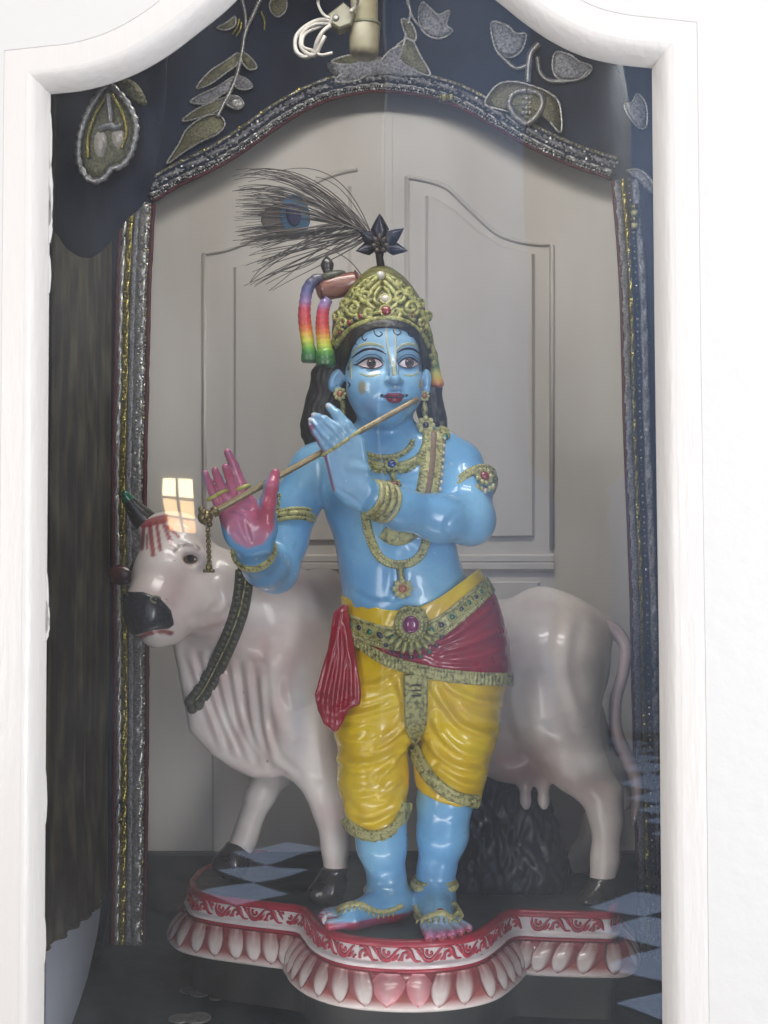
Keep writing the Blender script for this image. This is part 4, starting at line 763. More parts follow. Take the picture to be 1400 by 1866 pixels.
for k in range(80):
    a = rng.uniform(-.8, .8); root = np.array([548+rng.uniform(-6, 14), 396+a*38]); tip = np.array([420+rng.uniform(0, 50)+abs(a)*20, 398+a*62+rng.normal(0, 6)]); mb.add(*fcurve(bez(root, root+[-40, a*14], tip+[40, -4-a*8], tip), .0010, .0004, YF+rng.normal(0, .003)))
for g4 in (((676, 424), (640, 330), (590, 290), (506, 312)), ((676, 424), (650, 380), (625, 330), (575, 322)), ((674, 420), (640, 372), (600, 352), (540, 338)), ((655, 424), (600, 450), (570, 496), (512, 495)), ((666, 516), (640, 455), (580, 440), (528, 458)), ((600, 440), (560, 470), (530, 500), (490, 530)), ((528, 458), (490, 475), (470, 490), (456, 514)), ((585, 415), (540, 460), (490, 480), (456, 515)), ((640, 400), (600, 340), (540, 318), (455, 316)), ((640, 400), (590, 345), (530, 330), (470, 318))):
    mb.add(*fcurve(bez(*g4, 24), .0011, .0006, YF))
o = mb.build('feather_barbs', 'barb', feather); o['kind'] = 'stuff'; o.name = 'vane'
for nm, cx_, cy_, rx, ry, m, dy in (('outer_eye', 516, 397, 42, 30, 'feye1', .000), ('middle_eye', 538, 393, 28, 40, 'feye2', -.002), ('inner_eye', 535, 390, 14, 23, 'feye3', -.005)):
    v, f = ball(P(cx_, cy_, YF+dy), (rx/1000, .0018, ry/1000), 22, 8, Matrix.Rotation(-.15, 3, 'Y')); obj(nm, mesh_of(nm, v, f, m), feather)
# ================================================================== the cow
cow = thing('cow_statue', 'glossy pale pink cow statue with dark muzzle standing behind the blue figure', 'cow statue', (.05, .27, ZT))
K = Vol((-.56, -.12, .325), (.58, .47, 1.16), .0037)
K.chain([(560, 1190, .25, 128), (700, 1215, .27, 140), (850, 1225, .28, 142), (985, 1200, .27, 118)], .05, .85)
K.e(540, 1235, .23, (90, 100, 150), .05); K.e(1010, 1200, .25, (108, 112, 122), .05)
K.e(588, 1075, .26, (48, 46, 42), .04); K.chain([(985, 1115, .27, 46), (1078, 1150, .27, 38)], .04)
K.chain([(545, 1160, .21, 125), (470, 1120, .16, 100), (400, 1085, .12, 80)], .05, .8)
K.prism([(430, 1080), (330, 1165), (346, 1250), (360, 1325), (395, 1362), (430, 1386), (462, 1401), (490, 1402), (512, 1385), (560, 1330), (600, 1200), (520, 1080)], .17, .012, .07, rnd=.016)
Hd = K.like()
Hd.chain([(322, 996, .10, 66), (300, 1050, .05, 56), (277, 1100, .0, 43), (272, 1122, -.014, 40)], .02)
Hd.chain([(385, 1060, .12, 62), (350, 1095, .07, 52), (305, 1140, .012, 30), (285, 1156, -.004, 20)], .03)
Hd.e(286, 965, .11, (36, 40, 26), .03); Hd.e(355, 1016, .045, (26, 18, 22), .02); Hd.e(338, 995, .05, (24, 14, 12), .015)
Hd.chain([(251, 1163, -.015, 2.5), (283, 1153, -.058, 3), (314, 1155, -.012, 2.5)], .006, op=-1)
Hd.e(346, 1020, .027, (15, 10, 10), .01, op=-1)
K.union(Hd, .03)
G = K.like()
G.chain([(548, 1290, .17, 82), (578, 1390, .165, 50), (598, 1450, .165, 33), (607, 1490, .165, 27), (611, 1540, .165, 21), (612, 1580, .165, 24)], .03)
G.chain([(545, 1300, .32, 70), (505, 1390, .33, 42), (474, 1450, .335, 26), (456, 1495, .335, 19), (446, 1528, .335, 20), (440, 1540, .335, 22)], .03)
G.chain([(1000, 1220, .20, 98), (1010, 1300, .185, 82), (1050, 1390, .175, 52), (1098, 1450, .17, 33), (1107, 1500, .165, 24), (1104, 1560, .16, 21), (1098, 1600, .16, 24)], .035)
G.chain([(1020, 1230, .34, 80), (1050, 1330, .36, 60), (1100, 1400, .38, 40), (1128, 1452, .39, 24), (1085, 1500, .39, 22), (1060, 1560, .385, 20), (1052, 1590, .38, 22)], .03)
K.union(G, .045)
K.e(940, 1380, .235, (82, 60, 52), .04)
for x, y in ((957, 1440), (990, 1440)): K.chain([(x, y-15, .21, 15), (x+1, y+20, .205, 8), (x+2, y+30, .205, 6)], .015)
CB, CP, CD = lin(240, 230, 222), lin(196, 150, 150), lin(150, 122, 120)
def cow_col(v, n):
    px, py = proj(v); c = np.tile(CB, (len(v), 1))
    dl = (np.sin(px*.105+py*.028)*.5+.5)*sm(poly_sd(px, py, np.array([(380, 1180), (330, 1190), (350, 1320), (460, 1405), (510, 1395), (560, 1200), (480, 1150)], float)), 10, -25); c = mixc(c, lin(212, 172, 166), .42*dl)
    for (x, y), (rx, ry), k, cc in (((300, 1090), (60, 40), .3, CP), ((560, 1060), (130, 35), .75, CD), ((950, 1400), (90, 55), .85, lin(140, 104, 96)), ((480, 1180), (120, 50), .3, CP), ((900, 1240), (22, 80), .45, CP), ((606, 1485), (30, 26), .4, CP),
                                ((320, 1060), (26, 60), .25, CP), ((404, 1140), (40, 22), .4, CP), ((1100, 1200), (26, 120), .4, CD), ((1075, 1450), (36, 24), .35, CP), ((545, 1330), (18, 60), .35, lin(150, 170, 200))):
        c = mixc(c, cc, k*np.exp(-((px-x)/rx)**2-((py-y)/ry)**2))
    # red painted blaze on the forehead
    for ln, w in (([(262, 955), (300, 945)], 9), ([(262, 960), (259, 1000)], 4.5), ([(273, 955), (279, 1011)], 5.5), ([(285, 952), (292, 1002)], 4.5), ([(297, 950), (312, 990)], 5), ([(306, 960), (326, 978)], 4), ([(268, 975), (268, 1000)], 3)):
        c = mixc(c, lin(164, 50, 62), .9*sm(seg_d(px, py, ln), w, w-2.5)*(v[:, 1] < .12))
    c = mixc(c, lin(60, 52, 60), .8*sm(seg_d(px, py, [(318, 1004), (326, 996), (338, 991), (352, 993), (362, 1000)]), 5, 2)*(v[:, 1] < .1))
    c = mixc(c, lin(160, 40, 50), .9*sm(seg_d(px, py, [(251, 1163), (268, 1155), (283, 1152), (300, 1151), (313, 1154)]), 5.5, 2.5)*(v[:, 1] < .06))
    return c
cow_fold = folds([([(345+i*26, 1190+i*6), (372+i*24, 1270+i*18), (405+i*26, 1360+i*11)], 4, 5.5) for i in range(6)]+[([(420, 1120), (390, 1135), (350, 1140)], 3, 6), ([(940, 1190), (934, 1280), (955, 1360)], 3, 8), ([(1040, 1130), (1030, 1220), (1060, 1320)], 3, 10), ([(500, 1180), (490, 1260), (520, 1340)], 3, 10), ([(400, 1060), (412, 1100), (385, 1128)], 3, 6)])
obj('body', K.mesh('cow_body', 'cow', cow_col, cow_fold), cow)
def region(V, name, poly, off, m, parent, ymax=None, disp=None, inner=.012):
    px, py = np.broadcast_arrays(*V.pix()); sd = poly_sd(px, py, np.array(poly, float))/1000
    if ymax is not None: sd = np.maximum(sd, V.ax[1][None, :, None]-ymax)
    a = np.maximum(np.maximum(V.a-off, sd), -(V.a+inner)).astype(np.float32); old = V.a; V.a = a; me = V.mesh(name, m, None, disp); V.a = old; return obj(name, me, parent)
muz = region(Hd, 'muzzle', [(200, 1098), (230, 1078), (262, 1079), (292, 1090), (312, 1112), (318, 1138), (308, 1146), (280, 1148), (250, 1157), (225, 1160), (200, 1140)], .004, 'black', cow, .05)
for x, y in ((283, 1094), (232, 1090)):
    q, g = Hd.hit(np.array([float(x)]), np.array([float(y)])); th = np.linspace(.3, 4.8, 16); R = frame_of(g[0]); p = q[0]+g[0]*.004+np.outer(np.cos(th)*.009, R[:, 0])+np.outer(np.sin(th)*.006, R[:, 1]); v, f = tube(p, .0024, 6); obj('nostril', mesh_of('nostril', v, f, 'bakedark' if x > 250 else 'black'), muz)
# eye
ep, eg = K.hit(np.array([347.]), np.array([1019.])); R = frame_of(nrm(eg[0]+[0, -.6, 0])); ec = ep[0]
v, f = ball(ec+[0, -.001, 0], (.0175, .0105, .006), 16, 8, R); ce = obj('eye', mesh_of('cow_eye', v, f, mat('tawny_eye_paint', (120, 96, 70), rough=.2, coat=.6, vary=.4, vscale=200, vcol=(70, 52, 40))), cow)
v, f = ball(ec+[.001, -.0065, .001], (.0065, .0075, .002), 12, 6, R); obj('pupil', mesh_of('cow_pupil', v, f, 'pupil'), ce)
th = np.linspace(0, 2*math.pi, 26, endpoint=False); p = ec+[0, -.003, 0]+np.outer(np.cos(th)*.019, R[:, 0])+np.outer(np.sin(th)*.0118, R[:, 1]); v, f = tube(p, .0024, 6, closed=True); obj('eye_rim', mesh_of('eye_rim', v, f, 'hair'), ce)
# horns, ears
hp = cr(np.array([(268, 952, 24), (254, 938, 21), (241, 921, 15), (231, 906, 9), (226, 896, 3)]), 14); v, f = tube(P(hp[:, 0], hp[:, 1], np.linspace(.10, .075, 14)), hp[:, 2]/1000, 14); hn = obj('horn', mesh_of('horn', v, f, 'hoof'), cow)
v, f = tube(P(hp[8:, 0], hp[8:, 1], np.linspace(.087, .073, 6)-.001), hp[8:, 2]/1000+.0012, 14); obj('horn_tip', mesh_of('horn_tip', v, f, 'gem_green'), hn)
hp = cr(np.array([(424, 972, 20), (440, 954, 17), (450, 934, 12), (455, 918, 7), (456, 909, 3)]), 14); v, f = tube(P(hp[:, 0], hp[:, 1], np.linspace(.12, .13, 14)), hp[:, 2]/1000, 14); obj('horn', mesh_of('horn', v, f, 'hoof'), cow)
v, f = ball(P(221, 1048, .08), (.027, .012, .019), 14, 9, Matrix.Rotation(.1, 3, 'Y')); obj('ear', mesh_of('ear', v, f, mat('dark_red_ear_paint', (74, 30, 32), rough=.3, coat=.5, vary=.4, vscale=60, vcol=(44, 22, 24))), cow)
v, f = tube(P(*np.array([(240, 1040), (252, 1030), (262, 1022)]).T, [.08, .085, .09]), [.008, .012, .014], 10); obj('ear_base', mesh_of('ear_base', v, f, 'hoof'), cow)
v, f = ball(P(424, 1034, .14), (.040, .016, .020), 16, 9, Matrix.Rotation(.15, 3, 'Y')); obj('ear', mesh_of('ear', v, f, 'paint', True, np.tile(lin(200, 182, 180), (len(v), 1))), cow)
# collar of two bead rows, tail, hooves
cl = [(446, 1040), (443, 1075), (437, 1110), (424, 1150), (402, 1200), (376, 1250), (352, 1284)]
v, f = strip(K, cl, 34, 5, 70, 9, off=1); col_ = obj('collar', mesh_of('collar', v, f, 'collar'), cow)
c = even(cr(cl, 100), 60); t = nrm(np.gradient(c, axis=0)); nn = np.stack([-t[:, 1], t[:, 0]], 1)
for d in (-8.5, 8.5):
    cc = even(c+nn*d, 26); q, g = K.hit(cc[:, 0], cc[:, 1])
    for a, b in zip(q, g): v, f = ball(a+b*.005, (.0075, .0065, .0045), 8, 6, frame_of(b)); obj('collar_bead', mesh_of('collar_bead', v, f, 'collar'), col_)
q, g = K.hit(c[:, 0], c[:, 1]); v, f = tube(q+g*.0085, .0016, 6); obj('collar_cord', mesh_of('collar_cord', v, f, 'gold'), col_)
for x, y in ((352, 1290), (362, 1284), (348, 1278)):
    q, g = K.hit(np.array([float(x)]), np.array([float(y)])); v, f = ball(q[0]+g[0]*.006, .011, 9, 7); obj('collar_knob', mesh_of('collar_knob', v, f, 'collar'), col_)
tp = cr(np.array([(1092, 1138, .25, 17), (1120, 1150, .25, 15), (1140, 1180, .24, 13), (1136, 1225, .23, 12), (1122, 1280, .22, 12), (1124, 1335, .21, 13), (1146, 1390, .21, 14), (1160, 1430, .21, 12), (1158, 1480, .21, 8), (1154, 1505, .21, 3)]), 50)
v, f = tube(P(tp[:, 0], tp[:, 1], tp[:, 2]), tp[:, 3]/1000, 12); obj('tail', mesh_of('tail', v, f, 'paint', True, np.tile(lin(196, 176, 174), (len(v), 1))), cow)
def hoof(name, x, yt, yb, Y, lean=-16, r0=21):
    c = P(x, (yt+yb)/2, Y); Vh = Vol(c-[.11, .09, .09], c+[.08, .08, .08], .0028); k_ = (Y+2.3)/2.3
    Vh.chain([(x, yt+4, Y, r0*k_), (x+lean*.4, (yt+yb)/2, Y-.004, (r0+5)*k_), (x+lean*.8, yb-6, Y-.012, (r0+9)*k_)], .01, 1.05); Vh.chain([(x+lean*.8, yb-16, Y-.012, (r0+3)*k_), (x+lean*2.2, yb-8, Y-.022, (r0-6)*k_)], .02)
    Vh.ell(P(x, yt, Y)+[0, 0, -.002], (r0*k_*1.18/1000, r0*k_*1.2/1000, .007), .006)
    Vh.chain([(x+lean*1.6, yt+22, Y-.055, 3), (x+lean*1.9, yb, Y-.06, 4)], .008, op=-1)
    Vh.a = np.maximum(Vh.a, (ZT+.0006-Vh.ax[2])[None, None, :]); Vh.a = np.maximum(Vh.a, (Vh.ax[2]-P(x, yt-3, Y)[2])[None, None, :])
    obj('hoof', Vh.mesh(name, 'hoof'), cow)
hoof('hoof', 611, 1582, 1637, .162); hoof('hoof', 437, 1536, 1582, .335, -17, 19); hoof('hoof', 1100, 1600, 1651, .158, -15, 20); hoof('hoof', 1052, 1588, 1618, .38, -12, 18)
print('cow done')
# black craggy rock between the cow's legs
RkV = Vol((.04, .16, .328), (.42, .40, .60), .0045)
RkV.chain([(870, 1440, .28, 50), (890, 1600, .27, 75)], .03); RkV.chain([(950, 1470, .28, 60), (970, 1600, .27, 78)], .03)
def craggy(v, n): return np.array([.016*(abs(noise.noise(Vector((p[0]*34, p[1]*34, p[2]*13))))-.2)+.008*noise.noise(Vector((p[0]*90, p[1]*90, p[2]*40))) for p in v])
rk = obj('carved_rock', RkV.mesh('carved_rock', 'rock', None, craggy)); tag(rk, 'black craggy carved rock standing under the belly of the cow', 'rock')
# ================================================================== pedestal
ped = thing('lotus_pedestal', 'lobed white and crimson lotus pedestal carrying the blue figure and cow', 'pedestal', (.05, .2, .14))
top_px = [(1096, 1598), (1117, 1624), (1125, 1648), (1117, 1665), (1088, 1666), (1040, 1665), (980, 1663), (942, 1662), (922, 1668), (902, 1684), (872, 1703), (830, 1713), (770, 1718), (700, 1717), (640, 1711), (600, 1700), (574, 1685), (560, 1668), (545, 1656), (500, 1650), (440, 1643), (390, 1636), (356, 1627), (344, 1610), (352, 1596), (376, 1578)]
tp_ = PZ(*np.array(top_px, float).T, ZT)[:, :2]; tp_ = np.vstack([tp_, [(-.30, .56), (.0, .60), (.30, .54)]])
OUT = even(cr(np.hstack([tp_, np.zeros((len(tp_), 1))]), 800, True), 420, True)[:, :2]
if np.sum(OUT[:, 0]*np.roll(OUT[:, 1], -1)-np.roll(OUT[:, 0], -1)*OUT[:, 1]) < 0: OUT = OUT[::-1]
def outn(o):
    t = np.roll(o, -3, 0)-np.roll(o, 3, 0); t = nrm(t); return np.stack([t[:, 1], -t[:, 0]], 1)
ON = outn(OUT)
for _ in range(6): ON = nrm(ON+.5*(np.roll(ON, 2, 0)+np.roll(ON, -2, 0)))
def sweep(name, prof, m, cap=None, parent=ped, cols=None):
    n = len(OUT); v = []; f = []
    for (o_, z_) in prof: v += [(x+a*o_, y+b*o_, ZT+z_) for (x, y), (a, b) in zip(OUT, ON)]
    for k in range(len(prof)-1):
        for i in range(n): j = (i+1) % n; f.append((k*n+j, k*n+i, (k+1)*n+i, (k+1)*n+j))
    if cap == 'top': f.append(tuple(range(n)))
    return obj(name, mesh_of(name, v, f, m, True, None if cols is None else np.repeat(np.array([lin(*c) for c in cols]), n, 0)), parent)
t_ = sweep('top_slab', [(-.012, .0), (-.010, -.003)], 'pedtop', 'top')
sweep('top_rim', [(-.014, -.002), (-.012, .003), (-.006, .004), (-.001, .001), (.0015, -.004), (.0015, -.008), (-.002, -.010)], 'rim')
bandp = sweep('scroll_band', [(-.002, -.008), (.0005, -.010), (.0005, -.031), (.002, -.034), (.007, -.036), (.0085, -.040), (.007, -.043), (.0, -.045), (-.008, -.046)], 'white')
sweep('groove', [(-.004, -.0445), (.0005, -.047), (.0015, -.050), (-.002, -.054)], 'rim')
BED = [(-.051, .003), (-.053, .006), (-.061, .016), (-.073, .028), (-.087, .038), (-.098, .043)]
sweep('petal_bed', [(-.004, -.050)]+[(o_, z_) for z_, o_ in BED]+[(.043, -.101), (.040, -.104), (.0, -.105)], 'paint', cols=[(150, 40, 56)]*4+[(150, 60, 62), (170, 96, 92), (222, 206, 202)]+[(228, 216, 212)]*3)
sweep('plinth', [(.0, -.1045), (.014, -.106), (.008, -.119), (-.004, -.150), (-.004, .142-ZT)], 'plinth')
# red scrolls in relief on the band, lotus petals below: one mesh of each kind, copied round the front
def flat_tube(mb, pts, r): p = np.array([(x, 0, z) for x, z in pts]); v, f = tube(even(cr(p, 40), 14), np.array(r) if np.ndim(r) else r, 6, flat=.45, up=(0, 1, 0)); mb.add(v, f)
def scroll_mesh(kind):
    mb = MB(); s = .00118
    if kind == 0: flat_tube(mb, [(-15*s, 9*s), (-9*s, 10.5*s), (-3*s, 7*s), (1*s, -2*s), (6*s, -10*s), (14*s, -10.5*s)], np.interp(np.linspace(0, 1, 14), [0, .4, 1], [.0016, .0056, .0016])); flat_tube(mb, [(-14*s, -10*s), (-13*s, 0), (-8*s, 3.5*s), (-3.5*s, 0), (-5*s, -5*s), (-8*s, -4*s)], .003); flat_tube(mb, [(4*s, 10*s), (9*s, 8*s), (12*s, 2*s), (15*s, -4*s)], np.interp(np.linspace(0, 1, 14), [0, .4, 1], [.0014, .004, .0014])); flat_tube(mb, [(14*s, 10*s), (17*s, 5*s)], .0024)
    else: flat_tube(mb, [(-14*s, 10*s), (-15*s, 0), (-10*s, -8*s), (-2*s, -9*s), (4*s, -3*s), (10*s, 6*s), (15*s, 10*s)], np.interp(np.linspace(0, 1, 14), [0, .4, 1], [.0016, .0056, .0016])); flat_tube(mb, [(-8*s, 8*s), (-9*s, 2*s), (-5*s, -2*s), (-1*s, 1*s), (-3*s, 5*s)], .003); flat_tube(mb, [(3*s, -10.5*s), (8*s, -6*s), (13*s, 1*s)], np.interp(np.linspace(0, 1, 14), [0, .4, 1], [.0014, .004, .0014])); flat_tube(mb, [(12*s, -10*s), (17*s, -4*s)], .0024)
    return mesh_of('scroll', mb.v, mb.f, 'rim')
SCR = [scroll_mesh(0), scroll_mesh(1)]
arc = np.r_[0, np.cumsum(np.linalg.norm(np.diff(np.vstack([OUT, OUT[:1]]), axis=0), axis=1))]
opx, opy = proj(np.hstack([OUT, np.full((len(OUT), 1), ZT-.02)]))
front = np.array([ON[i]@(CAM[:2]-OUT[i]) > -.2 for i in range(len(OUT))])
def at_arc(s): s %= arc[-1]; i = min(int(np.searchsorted(arc, s))-1, len(OUT)-1); i = max(i, 0); return i
def place(me, name, s, out, z, tilt=0., sx=1., sz=1., label=None):
    i = at_arc(s); nx, ny = ON[i]; y = Vector((-nx, -ny, 0)); x = Vector((-y.y*-1*-1, 0, 0)); zz = Vector((0, 0, 1)); x = y.cross(zz)
    R = Matrix((x, y, zz)).transposed().to_4x4()@Matrix.Rotation(tilt, 4, 'X')@Matrix.Diagonal((sx, 1, sz, 1)); mw = Matrix.Translation((OUT[i][0]+nx*out, OUT[i][1]+ny*out, ZT+z))@R
    o = obj(name, me, ped, mw)
    return o
s = 0; k = 0; n_s = int(arc[-1]/.0375)
for k in range(n_s):
    s = arc[-1]*k/n_s; i = at_arc(s)
    if front[i]: place(SCR[k % 2], 'scroll', s, .0012, -.0200, 0, 1.0, .9)
def petal_mesh(kind):                         # low relief on the flaring bed; -y faces out, tips lean away from the middle
    nu, nw = 13, 13; v = []; c = []; RED, WH, PK, BR = lin(146, 30, 50), lin(232, 220, 216), lin(208, 104, 120), lin(150, 84, 74)
    for i in range(nu):
        t = i/(nu-1)
        for j in range(nw):
            u = -1+2*j/(nw-1); z = -.0515-.0455*t
            if kind == 'heart': w = .0315*min(1, .55+2.2*t)*(1-t**2.4)**.85; x = u*w
            elif kind == 'pink': w = .0235*min(1, .6+1.6*t)*(1-t**3.2)**.8; x = u*w+.004*t
            else: w = .0295*min(1, .75+.7*t)*(1-t**2.6)**.75; x = u*w+.028*(t-.5)
            bul = (1-abs(u)**2.0)*math.sin(math.pi*min(1, .15+.8*t))*(.010 if kind == 'heart' else .005)+(.0035*(u*.5+.5) if kind == 'plain' else 0)
            y = -(np.interp(-z, [-q[0] for q in BED], [q[1] for q in BED])-.0012+bul); v.append((x, y, z))
            st = .5+.5*math.sin(u*11+t*2.5); top = max(0, 1-t*1.8)
            if kind == 'plain':
                cc = mix3(WH, mix3(BR, lin(190, 70, 84), .5), min(1, .95*top*(.5+.5*st))); side = sm1(-u, -.15+.3*t, .25+.3*t); edge = sm1(abs(u), .80, .95); cc = mix3(cc, mix3(RED, BR, .25), .92*side); cc = mix3(cc, RED, max(.9*edge, .9*sm1(t, .86, .97)))
            else:
                cc = mix3(WH, PK, .55+.35*abs(u)); cc = mix3(cc, lin(176, 56, 80), max(.5*top*top, .8*sm1(max(abs(u), t), .84, .98)))
            c.append(cc)
    f = [(i*nw+j, (i+1)*nw+j, (i+1)*nw+j+1, i*nw+j+1) for i in range(nu-1) for j in range(nw-1)]
    n0 = len(v); v += [(x*.95, y+.006, z) for x, y, z in v]; c += c[:n0]
    ed = [j for j in range(nw)]+[i*nw+nw-1 for i in range(1, nu)]+[(nu-1)*nw+j for j in range(nw-2, -1, -1)]+[i*nw for i in range(nu-2, 0, -1)]
    for a, b in zip(ed, ed[1:]+ed[:1]): f.append((b, a, a+n0, b+n0))
    return v, f, np.array(c)
def mix3(a, b, w): return a*(1-w)+b*w
def sm1(x, a, b): t = min(1, max(0, (x-a)/(b-a))); return t*t*(3-2*t)
def pm(kind, flip=False):
    v, f, c = petal_mesh(kind)
    if flip: v = [(-x, y, z) for x, y, z in v]; f = [q[::-1] for q in f]
    return mesh_of('petal', v, f, 'paint', True, c)
PET, PETM, HEART, PINKP = pm('plain'), pm('plain', True), pm('heart'), pm('pink', True)
i_c = int(np.argmin(np.where(front, np.hypot(opx-716, opy-1755), 1e9))); s_c = arc[i_c]
place(HEART, 'heart_petal', s_c, 0, 0, 0, 1.0, 1.0)
# the outline runs counter-clockwise seen from above: from the camera, +s goes to the viewer's right
for side in (1, -1):
    s = .047; k = 0
    while s < .75:
        i = at_arc(s_c+side*s)
        if front[i]:
            cur = abs(np.cross(ON[i], ON[(i+6) % len(ON)]))
            place((PINKP if (k == 0 and side == 1) else (PETM if side == 1 else PET)), 'petal', s_c+side*s, 0, 0, 0, 1.0, 1.0)
        s += .0375; k += 1
print('pedestal done', len(ped.children))
# ================================================================== the niche
def quad_slab(name, a, b, c, d, m, parent=None, th=(0, 0, -.02)):
    v, f = extrude_poly([a, b, c, d], th); return obj(name, mesh_of(name, v, f, m, False), parent)
def NP(u, v, z): return C0+u*NU+v*NV+np.array([0, 0, z])
def S(o): o['kind'] = 'structure'; return o
ZF = .140
S(quad_slab('niche_floor', NP(-.75, .0, ZF), NP(.80, .0, ZF), NP(.80, 1.12, ZF), NP(-.75, 1.12, ZF), 'teal'))
S(quad_slab('niche_ceiling', NP(-.75, 0, 2.52), NP(.8, 0, 2.52), NP(.8, 1.12, 2.52), NP(-.75, 1.12, 2.52), 'door', th=(0, 0, .02)))
S(quad_slab('niche_side_wall', NP(-.70, 0, .1), NP(-.70, 1.12, .1), NP(-.70, 1.12, 2.55), NP(-.70, 0, 2.55), 'door', th=-NU*.02)); S(quad_slab('niche_side_wall', NP(.72, 0, .1), NP(.72, 1.12, .1), NP(.72, 1.12, 2.55), NP(.72, 0, 2.55), 'door', th=NU*.02))
# the double cupboard door at the back: slab, raised ogee panels, moulding, meeting rail
VD = 1.00
door = thing('cupboard_door', 'grey white double panelled door with ogee tops closing the back of niche', 'door', NP(0, VD, ZF))
bk = NP(-.8, VD, ZF), NP(.8, VD, ZF), NP(.8, VD, 2.5), NP(-.8, VD, 2.5)
quad_slab('door_slab', *bk, 'door', door, NV*.03)
def pn(pts, v): return PN(*np.array(pts, float).T, v)
LP = [(425, 985), (425, 486), (470, 470), (520, 436), (565, 385), (600, 352), (640, 338), (640, 985)]
RP = [(775, 978), (775, 356), (800, 362), (832, 382), (872, 418), (915, 446), (975, 462), (975, 978)]
for pts, nm in ((LP, 'raised_panel'), (RP, 'raised_panel')):
    v, f = extrude_poly(pn(pts, VD-.009), NV*.011, .007); obj(nm, mesh_of(nm, v, f, 'door', False), door)
for pts, closed in (([(372, 1000), (372, 462), (420, 452), (478, 425), (530, 372), (575, 332), (620, 314), (652, 308)], 0), ([(742, 1000), (742, 322), (775, 328), (815, 342), (860, 384), (905, 424), (950, 440), (1006, 446), (1006, 1000)], 0)):
    p = pn(pts, VD-.002); q = np.vstack([p[:2], cr(p[1:], 40)]) if len(pts) < 9 else np.vstack([p[:2], cr(p[1:-1], 40), p[-1:]]); v, f = tube(q, .0055, 8); obj('panel_moulding', mesh_of('panel_moulding', v, f, 'door'), door)
for y0, h in ((1010, .012), (1024, .006)):
    v, f = extrude_poly(pn([(360, y0+16), (360, y0), (1010, y0), (1010, y0+16)], VD-.012), NV*.014, .004); obj('rail_moulding', mesh_of('rail_moulding', v, f, 'door', False), door)
for pts in ([(385, 1560), (385, 1060), (640, 1060), (640, 1560)], [(775, 1560), (775, 1060), (985, 1060), (985, 1560)]):
    v, f = extrude_poly(pn(pts, VD-.009), NV*.011, .007); obj('raised_panel', mesh_of('raised_panel', v, f, 'door', False), door)
v, f = extrude_poly(pn([(700, 1600), (700, 200), (716, 200), (716, 1600)], VD-.0012), NV*.003, .001); obj('meeting_strip', mesh_of('meeting_strip', v, f, 'door', False), door)
v, f = extrude_poly(pn([(240, 1760), (240, 1556), (1180, 1556), (1180, 1760)], VD-.03), NV*.028, .004); obj('bottom_rail', mesh_of('bottom_rail', v, f, 'pedtop', False), door)
# navy cloth surround with an arched opening, worked in silver and gold thread
VC = .94
cloth = thing('cloth_surround', 'dark navy velvet surround with arched opening and silver thread embroidery', 'cloth hanging', NP(0, VC, ZF))
INL = [(262, 1760), (266, 1500), (268, 1200), (264, 900), (268, 700), (272, 520), (280, 372)]
INA = [(280, 368), (330, 338), (400, 304), (460, 266), (520, 224), (570, 196), (620, 178), (690, 168), (770, 176), (830, 194), (890, 226), (960, 266), (1040, 302), (1112, 326)]
INR = [(1114, 330), (1128, 520), (1136, 800), (1146, 1050), (1152, 1300), (1158, 1560), (1160, 1760)]
inner = np.vstack([even(cr(INL, 60), 26), even(cr(INA, 100), 60)[1:-1], even(cr(INR, 60), 26)])
nI = len(inner); outer = np.zeros_like(inner)
for i, (x, y) in enumerate(inner):
    outer[i] = (40, y) if i < 26 else (1310, y) if i >= nI-26 else (40+(x-280)/(1112-280)*1270, -260)
outer[25] = (40, -260); outer[nI-26] = (1310, -260)
K_ = 16; V_ = []; F_ = []
for k in range(K_+1):
    t = k/K_; pp = inner*(1-t)+outer*t; w = .006*np.sin(pp[:, 0]*.045+np.sin(pp[:, 1]*.006)*2)*min(1, t*4)+.003*np.sin(pp[:, 1]*.03+pp[:, 0]*.02)
    V_ += [PN(x, y, VC+ww) for (x, y), ww in zip(pp, w)]
F_ = [(k*nI+i, k*nI+i+1, (k+1)*nI+i+1, (k+1)*nI+i) for k in range(K_) for i in range(nI-1)]
o = obj('velvet', mesh_of('velvet', V_, F_, 'navy'), cloth); sd_ = o.modifiers.new('thickness', 'SOLIDIFY'); sd_.thickness = .003; sd_.offset = 1
def offs(line, d, n=120):
    c = even(cr(line, 300), n); t = nrm(np.gradient(c, axis=0)); return c+np.stack([t[:, 1], -t[:, 0]], 1)*d
def trim(name, line, d, w, m, h=.004, n=160, ripple=.002, sub=False, v0=None, freq=1.1):
    """woven band: crossways ribs and loose waves along its length"""
    v0 = VC-.006 if v0 is None else v0; c = offs(line, d, n); t = nrm(np.gradient(c, axis=0)); nn = np.stack([t[:, 1], -t[:, 0]], 1); V = []; A = 6
    for i in range(n):
        for j in range(A):
            s_ = -1+2*j/(A-1); q = c[i]+nn[i]*w/2*s_*(1+.12*math.sin(i*.35)); hh = h*(1-s_**4)+ripple*math.sin(i*freq+s_*2)*(1-s_*s_)+rng.normal(0, ripple*.5); V.append(PN(q[0], q[1], v0-hh))
    F = [(i*A+j, i*A+j+1, (i+1)*A+j+1, (i+1)*A+j) for i in range(n-1) for j in range(A-1)]
    o = obj(name, mesh_of(name, V, F, m), cloth); s2 = o.modifiers.new('thickness', 'SOLIDIFY'); s2.thickness = .002; return o
